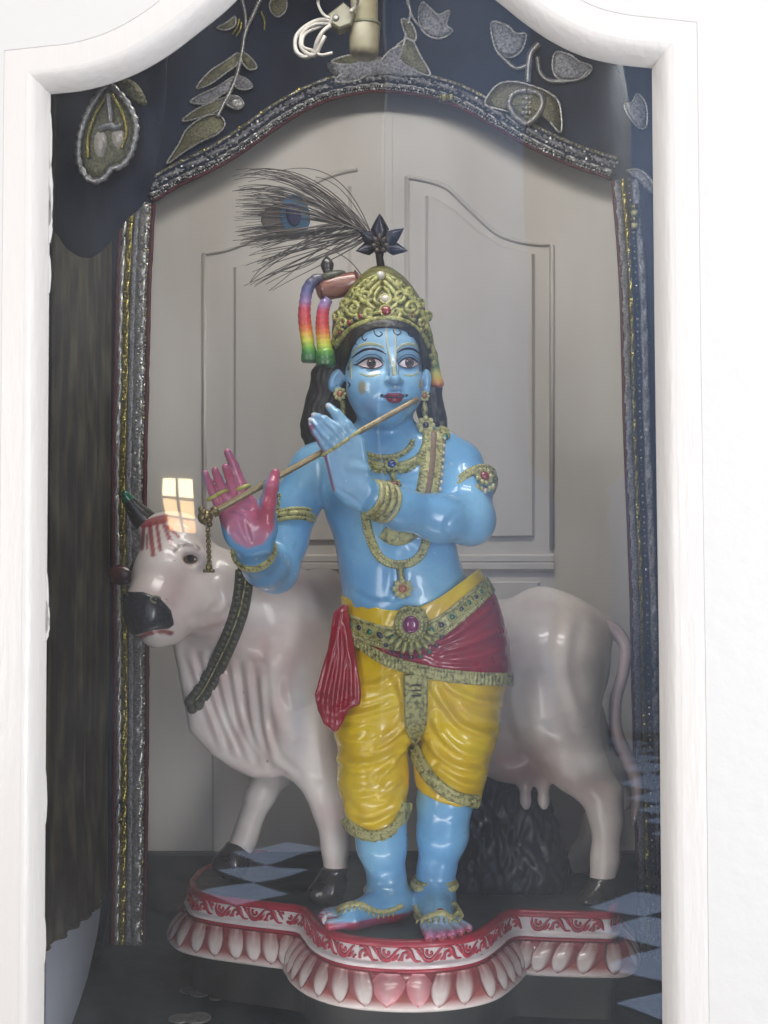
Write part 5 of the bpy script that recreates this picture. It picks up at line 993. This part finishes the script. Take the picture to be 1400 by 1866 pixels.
def spangles(name, line, d, w, m, count, r=.0032, v0=None, rows=3):
    """little tilted metal scales sewn in rows"""
    v0 = VC-.011 if v0 is None else v0; c = offs(line, d, count); t = nrm(np.gradient(c, axis=0)); nn = np.stack([t[:, 1], -t[:, 0]], 1); mb = MB()
    for i in range(count):
        for j in range(rows):
            s_ = (-1+2*(j+.5)/rows)+rng.normal(0, .1); q = c[i]+nn[i]*w/2*s_+t[i]*((j % 2)*2.5+rng.normal(0, .8)); p = PN(q[0], q[1], v0-rng.uniform(0, .002))
            a, b = rng.normal(0, .55, 2); Nn = nrm(-NV+NU*a+np.array([0, 0, b])); R = frame_of(Nn); rr = r*rng.uniform(.7, 1.2)
            mb.add([p-R[:, 0]*rr-R[:, 1]*rr*.8, p+R[:, 0]*rr-R[:, 1]*rr*.8, p+R[:, 0]*rr*.8+R[:, 1]*rr, p-R[:, 0]*rr*.8+R[:, 1]*rr, p+Nn*rr*.5], [(0, 1, 4), (1, 2, 4), (2, 3, 4), (3, 0, 4)])
    o = mb.build(name, m, cloth, False); o['kind'] = 'stuff'; return o
LT = [(x-6, y) for x, y in INL]
trim('maroon_piping', INL, 0, 6, 'maroon', .003, 200, .0015); trim('silver_trim', INL, 15, 20, 'silver', .004, 260, .003); spangles('silver_spangle_row', INL, 12, 17, 'silver', 190); spangles('silver_spangle_row', INL, 6, 8, 'zgold', 200, .0024, rows=1)
trim('pale_ribbon', INL, 29, 9, 'zdull', .003, 200, .002); trim('gold_trim', INL, 41, 12, 'zgold', .003, 240, .003); spangles('gold_spangle_row', INL, 41, 8, 'zgold', 170, .003, rows=2)
trim('silver_ribbon', INL, 51, 9, 'silver', .004, 240, .003); trim('maroon_piping', INL, 58, 6, 'maroon', .004, 200, .0015)
trim('arch_trim', INA, 22, 32, 'navy', .003, 220, .0012); trim('arch_silver_cord', INA, 39, 3.5, 'silver', .003, 220, .0015); trim('arch_silver_cord', INA, 15, 4, 'silver', .004, 220, .0025); trim('arch_ribbon', INA, 27, 9, 'zdull', .005, 220, .0035, freq=.6); spangles('arch_spangle_row', INA, 9, 10, 'silver', 210, .0026, rows=2); spangles('arch_spangle_row', INA, 27, 16, 'silver', 90, .0034, rows=2); spangles('arch_gold_spangle_row', INA, 40, 6, 'zgold', 120, .003, rows=1)
trim('arch_piping', INA, 2, 5, 'maroon', .003, 200, .0015)
trim('grey_trim', INR, 10, 14, 'zdull', .003, 200, .0015); trim('silver_trim', INR, 22, 7, 'zgold', .003, 260, .003); spangles('gold_spangle_row', INR, 21, 7, 'zgold', 190, .0028, rows=1); spangles('silver_spangle_row', INR, 32, 10, 'silver', 120, .0026, rows=1)
trim('silver_ribbon', INR, 44, 12, 'zdull', .004, 200, .003); trim('maroon_piping', INR, 4, 5, 'maroon', .003, 200, .0015)
# embroidery: beaded outlines with filled petals
VE = VC-.012
EMV = [VE]
def em_line(parent, name, pts, r=.0035, m='silver', twist=True, closed=False, n=None, dz=.003):
    c = even(cr(pts, 200, closed), 80 if n is None else n); p = np.array([PN(x, y, EMV[0]-dz) for x, y in c]); k = np.arange(len(p)); rad = r*(1+.28*np.sin(k*2.1)) if twist else r
    v, f = tube(p, rad, 6, closed=closed, flat=.7); return obj(name, mesh_of(name, v, f, m), parent)
def em_fill(parent, name, pts, m, puff=.005, closed=True):
    c = even(cr(pts, 160, True), 40, True); ctr = c.mean(0); V = [PN(*ctr, EMV[0]-puff)]; rings = 4
    for k in range(1, rings+1):
        s_ = k/rings
        for j, (x, y) in enumerate(c): q = ctr+(np.array([x, y])-ctr)*s_; V.append(PN(q[0], q[1], EMV[0]-puff*(1-s_**2)-(.0012*math.sin(j*1.9+k*2) if k < rings else 0)))
    F = [(0, 1+j, 1+(j+1) % 40) for j in range(40)]
    for k in range(rings-1): F += [(1+k*40+j, 1+(k+1)*40+j, 1+(k+1)*40+(j+1) % 40, 1+k*40+(j+1) % 40) for j in range(40)]
    o = obj(name, mesh_of(name, V, F, m), parent); s2 = o.modifiers.new('thickness', 'SOLIDIFY'); s2.thickness = .002; return o
def motif(name): e = bpy.data.objects.new(name, None); e.matrix_basis = Matrix.Translation(Vector(cloth.location)); return put(e, cloth)
VS = .07; sw_o = np.array(cr([(40, -260), (310, -260), (308, 0), (300, 180), (286, 300), (262, 368), (226, 404), (196, 446), (160, 470), (122, 452), (96, 420), (40, 400)], 120)); ctr = np.array([170., 120.]); V_ = []; F_ = []; ns_ = len(sw_o)
for k in range(13):
    for x, y in sw_o: q = ctr+(np.array([x, y])-ctr)*(k/12); V_.append(PN(q[0], q[1], VS+.008*math.sin(q[0]*.05+q[1]*.012)*(k/12)+.004*math.sin(q[0]*.11-q[1]*.02)))
F_ = [(k*ns_+i, k*ns_+(i+1) % ns_, (k+1)*ns_+(i+1) % ns_, (k+1)*ns_+i) for k in range(12) for i in range(ns_)]
swg = obj('corner_swag', mesh_of('corner_swag', V_, F_, 'navy'), cloth); s2 = swg.modifiers.new('thickness', 'SOLIDIFY'); s2.thickness = .002; EMV[0] = VS-.016
m1 = em_fill(cloth, 'paisley', [(196, 160), (166, 200), (148, 250), (146, 290), (158, 318), (176, 328), (194, 318), (202, 306), (222, 300), (240, 270), (246, 230), (232, 192), (210, 166)], 'zolive', .006)
em_line(m1, 'paisley_outline', [(194, 154), (164, 198), (146, 248), (144, 292), (157, 321), (176, 330), (195, 319), (203, 306), (223, 301), (241, 272), (248, 228), (234, 190), (208, 160)], .0055, 'silver', closed=True)
em_line(m1, 'paisley_inner_line', [(197, 170), (174, 208), (160, 250), (160, 288)], .003, 'zgold', dz=.007); em_line(m1, 'paisley_inner_line', [(204, 172), (222, 205), (230, 240), (222, 270)], .003, 'zgold', dz=.007)
em_fill(m1, 'white_petal', [(176, 240), (190, 238), (196, 255), (192, 282), (184, 290), (174, 280), (171, 258)], 'pearl', .013); em_fill(m1, 'white_petal', [(206, 238), (222, 236), (228, 254), (222, 272), (212, 270), (204, 256)], 'pearl', .013)
em_line(m1, 'silver_bud', [(180, 234), (196, 228), (210, 232), (220, 228)], .006, 'silver', dz=.009); em_line(m1, 'silver_bud', [(196, 172), (200, 200), (202, 222)], .005, 'silver', dz=.008)
m2 = em_fill(cloth, 'leaf', [(216, 148), (236, 146), (254, 160), (268, 188), (258, 190), (240, 178), (224, 164)], 'zolive', .005)
EMV[0] = VE
m3 = em_line(cloth, 'vine', [(476, -6), (462, 25), (447, 60), (441, 95), (432, 135), (420, 165), (408, 188), (396, 212)], .0048, 'silver', n=130)
em_line(m3, 'vine_branch', [(440, -6), (447, 25), (448, 56)], .004, 'silver')
for k, (pts, m) in enumerate((([(434, 96), (410, 112), (382, 130), (358, 160), (384, 152), (412, 132), (432, 116)], 'zolive'), ([(426, 140), (396, 158), (366, 172), (347, 186), (376, 188), (404, 172), (424, 158)], 'zdull'), ([(440, 94), (456, 104), (468, 122), (454, 126), (441, 112)], 'zolive'),
                          ([(430, 140), (446, 142), (460, 156), (448, 163), (430, 158)], 'zdull'), ([(412, 178), (386, 186), (356, 200), (332, 220), (364, 214), (398, 200)], 'zolive'), ([(416, 176), (434, 176), (444, 190), (432, 198), (414, 190)], 'silver'),
                          ([(396, 208), (366, 216), (340, 236), (326, 262), (304, 298), (336, 276), (366, 258), (396, 244), (410, 226)], 'zolive'), ([(492, 4), (508, -8), (522, 0), (520, 20), (506, 30), (494, 20)], 'zolive'), ([(428, 30), (414, 40), (396, 50), (412, 54), (428, 46)], 'zolive'))):
    lf = em_fill(m3, 'leaf', pts, m, .005); em_line(m3, 'leaf_outline', pts, .0022, 'silver', closed=True)
for a, b in (((436, 34), (424, 62)), ((476, 20), (482, 54)), ((440, 40), (430, 66))): em_line(m3, 'stamen', [a, ((a[0]+b[0])/2+3, (a[1]+b[1])/2), b], .0022, 'zgold')
m4 = em_fill(cloth, 'leaf_cluster', [(596, 116), (640, 108), (690, 104), (740, 112), (786, 132), (760, 140), (700, 136), (640, 146), (612, 140)], 'zdull', .005)
for k, pts in enumerate(([(604, 112), (640, 100), (668, 108), (640, 118)], [(690, 118), (716, 88), (744, 84), (730, 110), (706, 130)], [(716, 96), (746, 70), (768, 104), (784, 136), (752, 126)], [(612, 144), (650, 120), (684, 122), (660, 142), (630, 150)], [(732, 36), (748, 40), (758, 60), (756, 74), (742, 68)])):
    em_fill(m4, 'leaf', pts, 'zdull' if k % 2 else 'zolive', .006); em_line(m4, 'leaf_outline', pts, .0024, 'silver', closed=True)
em_line(m4, 'vine', [(742, -6), (748, 20), (742, 50), (736, 80), (728, 104)], .0035, 'silver'); em_line(m4, 'vine', [(742, 2), (752, 30), (766, 48), (782, 52)], .003, 'silver')
m5 = em_fill(cloth, 'tulip', [(770, 6), (786, 16), (800, 26), (818, 20), (814, 44), (824, 56), (806, 68), (786, 66), (770, 52), (764, 28)], 'zdull', .005); em_line(m5, 'tulip_outline', [(770, 4), (786, 16), (800, 27), (819, 19), (814, 44), (825, 56), (806, 69), (785, 67), (768, 52), (763, 27)], .0022, 'silver', closed=True)
m6 = em_fill(cloth, 'tulip', [(896, 42), (924, 46), (940, 60), (958, 62), (952, 88), (936, 102), (918, 100), (904, 86)], 'zdull', .005); em_line(m6, 'tulip_outline', [(896, 41), (924, 46), (940, 60), (959, 62), (953, 88), (936, 103), (917, 101), (902, 86)], .0024, 'silver', closed=True)
m7 = em_fill(cloth, 'tulip', [(1014, 96), (1040, 100), (1056, 112), (1078, 122), (1064, 140), (1036, 146), (1014, 138), (1008, 116)], 'zdull', .005); em_line(m7, 'tulip_outline', [(1014, 95), (1040, 100), (1056, 112), (1079, 122), (1065, 141), (1036, 147), (1013, 139), (1007, 116)], .0024, 'silver', closed=True)
m8 = em_fill(cloth, 'lotus', [(886, 190), (896, 166), (914, 152), (940, 150), (966, 156), (1000, 170), (1018, 190), (1022, 236), (1004, 222), (990, 200), (964, 222), (940, 206), (910, 198)], 'zolive', .006); em_line(m8, 'lotus_outline', [(884, 190), (896, 165), (914, 151), (940, 149), (966, 155), (1001, 169), (1020, 190), (1023, 240), (1004, 223), (990, 201), (964, 223), (940, 207), (910, 199)], .0028, 'silver', closed=True)
for ox in (922, 948): em_line(m8, 'lotus_loop', [(958, 164), (936, 170), (928, 190), (940, 212), (960, 226)] if ox == 922 else [(962, 164), (984, 172), (988, 192), (976, 214), (960, 226)], .0075, 'silver', dz=.008)
for k in range(12): v, f = ball(PN(954+(k % 3)*6, 178+(k//3)*9, VE-.009), .0036, 8, 6); obj('lotus_seed', mesh_of('lotus_seed', v, f, 'pearl' if k % 2 else 'silver'), m8)
em_line(m8, 'lotus_stem', [(982, 80), (968, 96), (964, 120), (962, 150)], .007, 'silver'); em_line(m8, 'lotus_tendril', [(962, 118), (940, 124), (920, 108), (908, 96)], .005, 'silver'); em_line(m8, 'lotus_tendril', [(980, 104), (984, 130), (1000, 146), (1030, 148)], .005, 'silver'); em_line(m8, 'lotus_tendril', [(1030, 148), (1056, 144), (1076, 126)], .003, 'silver')
m9 = em_fill(cloth, 'leaf', [(1140, 190), (1152, 186), (1162, 172), (1176, 190), (1178, 226), (1166, 232), (1150, 214)], 'zdull', .005); em_line(m9, 'leaf_outline', [(1138, 190), (1152, 187), (1162, 171), (1178, 190), (1179, 228), (1166, 233), (1148, 214)], .0024, 'silver', closed=True)
m10 = em_fill(cloth, 'leaf', [(1144, 312), (1162, 310), (1180, 322), (1200, 350), (1186, 352), (1166, 330)], 'zdull', .005); em_line(m10, 'leaf_outline', [(1142, 311), (1162, 309), (1181, 321), (1202, 352)], .003, 'silver')
for x0, y0 in ((722, 0), (1156, 372)):
    c = PN(800 if y0 == 0 else 1157, 178 if y0 == 0 else y0, VE-.004)
    for k in range(4):
        v, f = tube([c+(NU*.008*k if y0 == 0 else np.array([0, 0, -.014*k])), c+(NU*.008*(k+.8) if y0 == 0 else np.array([0, 0, -.014*(k+.8)]))], .0075, 10); obj('gold_bugle_bead', mesh_of('gold_bugle_bead', v, f, 'goldlite' if k % 2 else 'zgold'), cloth)
# side drapes: each hangs along a line on the niche side, from just behind the frame to the cloth surround
u_b = float((PN(196., 1000., .90)-C0)@NU)-.012; DL = ((-.480, .02), (u_b, .90)); DR = ((.462, .05), (.66, .90))
def PW(px, py, line, off=0.0):               # on the upright plane through that line
    A, B_ = NP(*line[0], 0), NP(*line[1], 0); t = nrm(B_-A); n_ = np.array([t[1], -t[0], 0]); d = ray(float(px), float(py)); return CAM+d*(((A+n_*off-CAM)@n_)/(d@n_))
def drape(name, line, zbot, label, m, seed, nfold=9, depth=.016):
    (u0, v0), (u1, v1) = line; n, k = 120, 46; V = []; side = np.sign(-u0); nn = np.cross(nrm(NP(u1, v1, 0)-NP(u0, v0, 0)), [0, 0, 1]); nn = nn*np.sign(nn@NU)*side
    for i in range(n+1):
        t = i/n
        for j in range(k+1):
            s_ = j/k; z = 2.5+(zbot(t)-2.5)*s_; fo = depth*(.45+.55*s_)*(.6*math.sin(t*nfold*6.28+seed+.5*math.sin(s_*3+t*9))+.25*math.sin(t*nfold*14.7+seed*2+s_*2)+.25*math.sin(t*5+s_*4))
            fo += .012*max(0, s_-.9)/.1*math.sin(t*3)
            V.append(NP(u0+(u1-u0)*t, v0+(v1-v0)*t, z)+nn*(fo+.012))
    F = [(i*(k+1)+j, (i+1)*(k+1)+j, (i+1)*(k+1)+j+1, i*(k+1)+j+1) for i in range(n) for j in range(k)]
    t_ = thing(name, label, 'curtain', NP((u0+u1)/2, (v0+v1)/2, .3)); o = obj('drape_cloth', mesh_of('drape_cloth', V, F, m), t_); s2 = o.modifiers.new('thickness', 'SOLIDIFY'); s2.thickness = .002
    v, f = tube([V[i*(k+1)+k] for i in range(n+1)], .0035, 6); obj('hem_cord', mesh_of('hem_cord', v, f, m), t_)
    v, f = tube([V[i*(k+1)+k-2] for i in range(n+1)], .0014, 6); obj('hem_seam', mesh_of('hem_seam', v, f, m), t_); return t_
zf, zm, zb = PW(87, 1684, DL)[2], PW(150, 1655, DL)[2], PW(196, 1600, DL)[2]
tm = ((PW(150, 1655, DL)-C0)@NV-.03)/.87; tb = ((PW(196, 1600, DL)-C0)@NV-.03)/.87
dl_ = drape('side_curtain', DL, lambda t: float(np.interp(t, [0, tm, tb, 1], [zf, zm, zb, zb+.02])), 'dark olive streaked curtain with raised curved hem hanging beside the cow', 'drape', 1.0, 6, .009)
dr_ = drape('side_curtain', DR, lambda t: .2, 'narrow dark navy curtain hanging inside the niche behind the tail', 'navy', 2.2, 7, .010)
wp = [PW(84, 1900, DL, 0), PW(84, 1600, DL, 0), PW(140, 1560, DL, 0), PW(192, 1540, DL, 0), PW(190, 1600, DL, 0), PW(178, 1700, DL, 0), PW(160, 1780, DL, 0), PW(138, 1850, DL, 0), PW(120, 1900, DL, 0)]
wc = obj('white_cloth', mesh_of('white_cloth', *extrude_poly(wp, -NU*.012), 'whitecloth', False)); tag(wc, 'pale blue white cloth showing below the hem of the olive curtain', 'cloth')
V = []; L_ = cr([(189, 1590), (187, 1640), (178, 1700), (160, 1780), (137, 1862)], 25); R_ = cr([(214, 1590), (208, 1650), (206, 1720), (205, 1776), (150, 1868)], 25)
for i in range(25):
    for j in range(11):
        s_ = j/10; q = L_[i]*(1-s_)+R_[i]*s_; V.append(PW(q[0], q[1], DL, 0)+NU*(.010+.006*math.sin(s_*9+i*.15)))
tc = obj('teal_cloth', mesh_of('teal_cloth', V, [(i*11+j, i*11+j+1, (i+1)*11+j+1, (i+1)*11+j) for i in range(24) for j in range(10)], 'teal')); tag(tc, 'dark teal cloth strip slanting down to floor beside the white cloth', 'cloth'); s2 = tc.modifiers.new('thickness', 'SOLIDIFY'); s2.thickness = .002
# coins on the niche floor
coin_me = mesh_of('coin', *tube([(0, 0, 0), (0, 0, .0006), (0, 0, .0019), (0, 0, .0025)], [.0155, .017, .017, .0155], 20, up=(1, 0, 0)), 'coin', False)
CL = ['grey coin lying flat nearest the left lobe of pedestal', 'grey coin overlapping between two others on the floor', 'small grey coin at the inner end of the coin row', 'grey coin lying alone at the front of the niche floor', 'grey coin tilted on another at the front floor']
for (x, y, sc, dz), lb in zip(((347, 1806, 1.25, .0), (365, 1814, 1.15, .0028), (395, 1819, .9, .0), (330, 1858, 1.4, .0), (360, 1860, 1.5, .0028)), CL):
    p = PZ(float(x), float(y), ZF+.0005); o = obj('coin', coin_me, None, Matrix.Translation((p[0], p[1], ZF+.0005+dz))@Matrix.Rotation(.06 if dz else 0, 4, 'X')@Matrix.Scale(sc, 4)); tag(o, lb, 'coin', 'coins lying on the niche floor')
# lamp holder hung under the top with its coil of wire
lh = thing('lamp_holder', 'aged cream lamp holder hanging at the top of the niche', 'lamp holder', P(660, 0, .15))
v, f = tube(P(*np.array([(664, -60), (664, 40), (664, 44), (664, 48), (664, 92), (663, 100), (662, 106)]).T, .15), np.array([27, 27, 30, 31, 30, 27, 18])/1000, 22); obj('socket_body', mesh_of('socket_body', v, f, 'bakelite'), lh)
v, f = tube(P(*np.array([(664, 44), (664, 50)]).T, .15), .0325, 22); obj('socket_ring', mesh_of('socket_ring', v, f, 'bakedark'), lh)
v, f = extrude_poly(P(*np.array([(598, 24), (626, 2), (648, 22), (640, 44), (618, 52), (600, 40)]).T, .115), (0, .03, 0), .004); obj('terminal_block', mesh_of('terminal_block', v, f, 'bakedark', False), lh)
v, f = ball(P(612, 32, .114), (.007, .003, .007), 10, 6); obj('terminal_screw', mesh_of('terminal_screw', v, f, 'coin'), lh)
for pts, r in (([(604, 38), (584, 36), (560, 46), (540, 66), (540, 92), (556, 104), (572, 96), (578, 76), (588, 58), (602, 46)], .0042), ([(602, 44), (576, 44), (554, 56), (548, 80), (558, 96), (574, 100), (584, 82), (592, 66)], .004), ([(604, 40), (580, 50), (556, 62), (552, 84), (570, 92), (586, 100), (606, 96)], .003), ([(582, -10), (580, 6), (588, 24), (602, 34)], .0028), ([(640, 20), (652, 4), (648, -20)], .0034)):
    c = cr(pts, 50); v, f = tube(P(c[:, 0], c[:, 1], .10+.02*np.sin(np.linspace(0, 5, 50))), r, 8); obj('wire', mesh_of('wire', v, f, 'wire'), lh)
# ================================================================== glazed frame and wall
fr_ = thing('window_frame', 'white painted wooden window frame with arched top and clear glass pane', 'window', NP(0, 0, .0))
OPL = [(79, 2050), (81, 1866), (86, 1100), (91, 400), (93, 172)]
OPA = [(93, 172), (150, 166), (205, 152), (255, 132), (310, 100), (360, 62), (410, 22), (452, -20), (500, -70), (560, -112), (625, -130), (690, -128), (752, -108), (810, -66), (860, -30), (905, 2), (955, 42), (1005, 76), (1060, 102), (1120, 117), (1188, 125)]
OPR = [(1188, 125), (1194, 700), (1201, 1200), (1207, 1866), (1210, 2050)]
op = np.vstack([even(OPL, 12)[:-1], even(cr(OPA, 200), 70), even(OPR, 12)[1:]]); nO = len(op)
opw = np.array([PN(x, y, 0.0) for x, y in op]); cen = PN(640, 900, 0.)
ou = (opw-C0)@NU; oz = opw[:, 2]
def inward_n():
    t = nrm(np.stack([np.gradient(ou), np.gradient(oz)], 1)); n_ = np.stack([t[:, 1], -t[:, 0]], 1); return n_
on_ = inward_n()
for i_ in (11, 80):
    n1_, n2_ = on_[i_-2], on_[i_+2]; on_[i_] = (n1_+n2_)/(1+n1_@n2_)
    on_[i_-1], on_[i_+1] = n1_, n2_            # points into the opening (the outline runs up the left side, over and down)
def fsweep(name, prof, m, sl, parent=fr_):
    """profile: (distance outward from the opening's edge, height towards the viewer)"""
    idx = list(range(*sl)); v = []; n = len(idx)
    for o_, h_ in prof: v += [NP(ou[i]-on_[i][0]*o_, -h_, oz[i]-on_[i][1]*o_) for i in idx]
    f = [(k*n+i, k*n+i+1, (k+1)*n+i+1, (k+1)*n+i) for k in range(len(prof)-1) for i in range(n-1)]
    return obj(name, mesh_of(name, v, f, m, False if len(prof) < 4 else True), parent)
bev = [(.0, .000), (.002, .006), (.006, .016), (.012, .025), (.018, .031), (.022, .033), (.026, .034)]
fsweep('left_inner_moulding', bev, 'wood', (0, 12)); fsweep('arch_inner_moulding', bev, 'wood', (11, 81)); fsweep('right_inner_moulding', bev, 'wood', (80, nO))
a = [(.0255, .0335), (.045, .034), (.066, .0342), (.070, .0335), (.072, .031), (.073, .004)]
fsweep('left_stile', a, 'wood', (0, 12)); fsweep('arched_rail', a, 'wood', (11, 81)); fsweep('right_stile', a, 'wood', (80, nO))
gx = [NP(-.56, -.001, -.02), NP(.56, -.001, -.02), NP(.56, -.001, 2.1), NP(-.56, -.001, 2.1)]
obj('glass_pane', mesh_of('glass_pane', gx, [(0, 1, 2, 3)], 'glass', False), fr_)
# dried smears of white paint on the glass along the left edge
for k in range(11):
    y0 = rng.uniform(190, 1700); ln_ = rng.uniform(30, 120); x0 = np.interp(y0, [172, 1866], [93, 80])-1; pts = []
    for s_ in np.linspace(0, 1, 9): pts.append((x0+(1.5+rng.uniform(.6, 1)*(4 if k % 3 == 0 else 1.6))*math.sin(math.pi*s_)**.6, y0+ln_*s_))
    poly = pts+[(x0-2, y0+ln_), (x0-2, y0)]; v, f = extrude_poly(pn(poly, -.0035), NV*.002); obj('paint_smear', mesh_of('paint_smear', v, f, 'wallp', False), fr_)
# wall round the frame, and its box sides
wi = [(ou[i]-on_[i][0]*.06, oz[i]-on_[i][1]*.06) for i in range(nO)]; wo = []
for i in range(nO):
    if i < 11: wo.append((-3, oz[i]))
    elif i > 80: wo.append((3, oz[i]))
    else: t = (i-11)/69; wo.append((-3+6*t, 3.4))
wo[11] = (-3, 3.4); wo[80] = (3, 3.4); wi = [(u, z) for u, z in wi]; wi[0] = (wi[0][0], -.02); wi[-1] = (wi[-1][0], -.02); wo[0] = (-3, -.02); wo[-1] = (3, -.02)
v = [NP(u, -.029, z) for u, z in wi]+[NP(u, -.029, z) for u, z in wo]+[NP(-3, -.029, -.55), NP(3, -.029, -.55)]
f = [(i, i+1, nO+i+1, nO+i) for i in range(nO-1)]+[(0, nO, 2*nO, 2*nO+1, 2*nO-1, nO-1)]
wm = S(obj('wall', mesh_of('wall', v, f, 'wallp', False))); s2 = wm.modifiers.new('thickness', 'SOLIDIFY'); s2.thickness = .012; s2.offset = 0
# ================================================================== the hall in front (seen only mirrored in the glass)
def mirror(px, py, v=None, z=None):          # the place in the hall that shows mirrored at this pixel
    d = ray(float(px), float(py)); g = PN(float(px), float(py), 0.); r = d-2*(d@NV)*NV
    t = ((v-(g-C0)@NV)/(r@NV)) if z is None else (z-g[2])/r[2]; q = g+r*t; return (q-C0)@NU, (q-C0)@NV, q[2]
ZH = -.52
S(quad_slab('hall_floor', NP(-9, -9.6, ZH), NP(9, -9.6, ZH), NP(9, -.02, ZH), NP(-9, -.02, ZH), 'stone'))
u_s = mirror(697, 60, -9.0)[0]; u_w = mirror(-40, 60, -9.0)[0]
S(quad_slab('hall_wall', NP(u_w, -9.0, ZH), NP(u_s, -9.0, ZH), NP(u_s, -9.0, 7.5), NP(u_w, -9.0, 7.5), mat('grey_hall_wall', (120, 114, 110), rough=.6, vary=.4, vscale=2, vcol=(96, 90, 86)), th=-NV*.05))  # invented wall, grey so the left of the reflection stays dim
S(quad_slab('hall_wall', NP(u_s+.0, -9.3, ZH), NP(2.6, -9.3, ZH), NP(2.6, -9.3, 7.5), NP(u_s+.0, -9.3, 7.5), mat('blue_hall_wall', (176, 200, 240), rough=.5, vary=.3, vscale=1.2, vcol=(170, 190, 226)), th=-NV*.05))  # invented wall, blue to tint the right of the reflection
# chequered tiles laid on the diagonal beside made-up dark stone that darkens the reflection
TS = .31; tl = [mesh_of('tile', *extrude_poly([(-TS*.7, 0, 0), (0, -TS*.7, 0), (TS*.7, 0, 0), (0, TS*.7, 0)], (0, 0, -.004)), m, False) for m in ('tilelight', 'tiledark')]
u_r = mirror(1120, 1560, z=ZH)[0]; u_l = mirror(575, 1600, z=ZH)[0]; u_ll = mirror(335, 1600, z=ZH)[0]; v_l = mirror(450, 1665, z=ZH)[1]; v_f = mirror(450, 1540, z=ZH)[1]; hf = bpy.data.objects['hall_floor']; nt_ = 0
for i in range(-9, 12):
    for j in range(1, 18):
        for k in (0, 1):
            u, v_ = (i+.5*k)*TS*1.4, -1.2-(j+.5*k)*TS*1.4
            p_ = proj(NP(u, v_, ZH))
            if (u > .74+(-v_-2.4)*.079 or (u_ll < u < u_l and v_f < v_ < v_l)) and u < 4.6 and v_ > -8.6:
                o = bpy.data.objects.new('tile', tl[k]); o.matrix_basis = Matrix.Translation(Vector(NP(u, v_, ZH+.005)))@Matrix.Rotation(-TH, 4, 'Z'); put(o, hf); nt_ += 1
# small lit window in the far wall
uw, _, zw = mirror(333, 915, -8.95); hw = thing('hall_window', 'warm lit window mirrored in the glass beside the open pink palm', 'window', NP(uw, -8.95, zw))
sc_ = 9.0*2/FPX+.0010
for r in range(3):
    for c in range(2):
        u0, z0 = uw+(c-1)*.15+.012, zw+(1-r)*.17-.085; v, f = extrude_poly([NP(u0, -8.93, z0), NP(u0+.125, -8.93, z0), NP(u0+.125, -8.93, z0+.145), NP(u0, -8.93, z0+.145)], -NV*.01); obj('pane', mesh_of('pane', v, f, ('litpane', 'litpane_mid', 'litpane_low')[r], False), hw)
for u0, u1, z0, z1 in ((-.20, -.145, -.31, .31), (.145, .20, -.31, .31), (-.145, .145, .262, .31), (-.145, .145, -.31, -.262), (-.01, .01, -.262, .262)):
    v, f = extrude_poly([NP(uw+u0, -8.9, zw+z0), NP(uw+u1, -8.9, zw+z0), NP(uw+u1, -8.9, zw+z1), NP(uw+u0, -8.9, zw+z1)], -NV*.04); obj('window_bar', mesh_of('window_bar', v, f, 'wallp', False), hw)
cu, _, cz = mirror(1056, 858, -7.0); lc = [(.30, ZH), (.30, ZH+.10), (.24, ZH+.14), (.20, ZH+.2), (.17, cz-.5), (.18, cz-.25), (.24, cz-.18), (.19, cz-.12), (.32, cz), (.34, cz+.12), (.34, 6.5)]
v, f = tube([NP(cu, -7.0, z) for r, z in lc], [r for r, z in lc], 28, up=NU); tag(obj('hall_column', mesh_of('hall_column', v, f, 'wallp')), 'pale round column of the hall mirrored faintly in the glass near tail', 'column')
print('tiles', nt_, u_r, u_l, u_s, uw, zw)
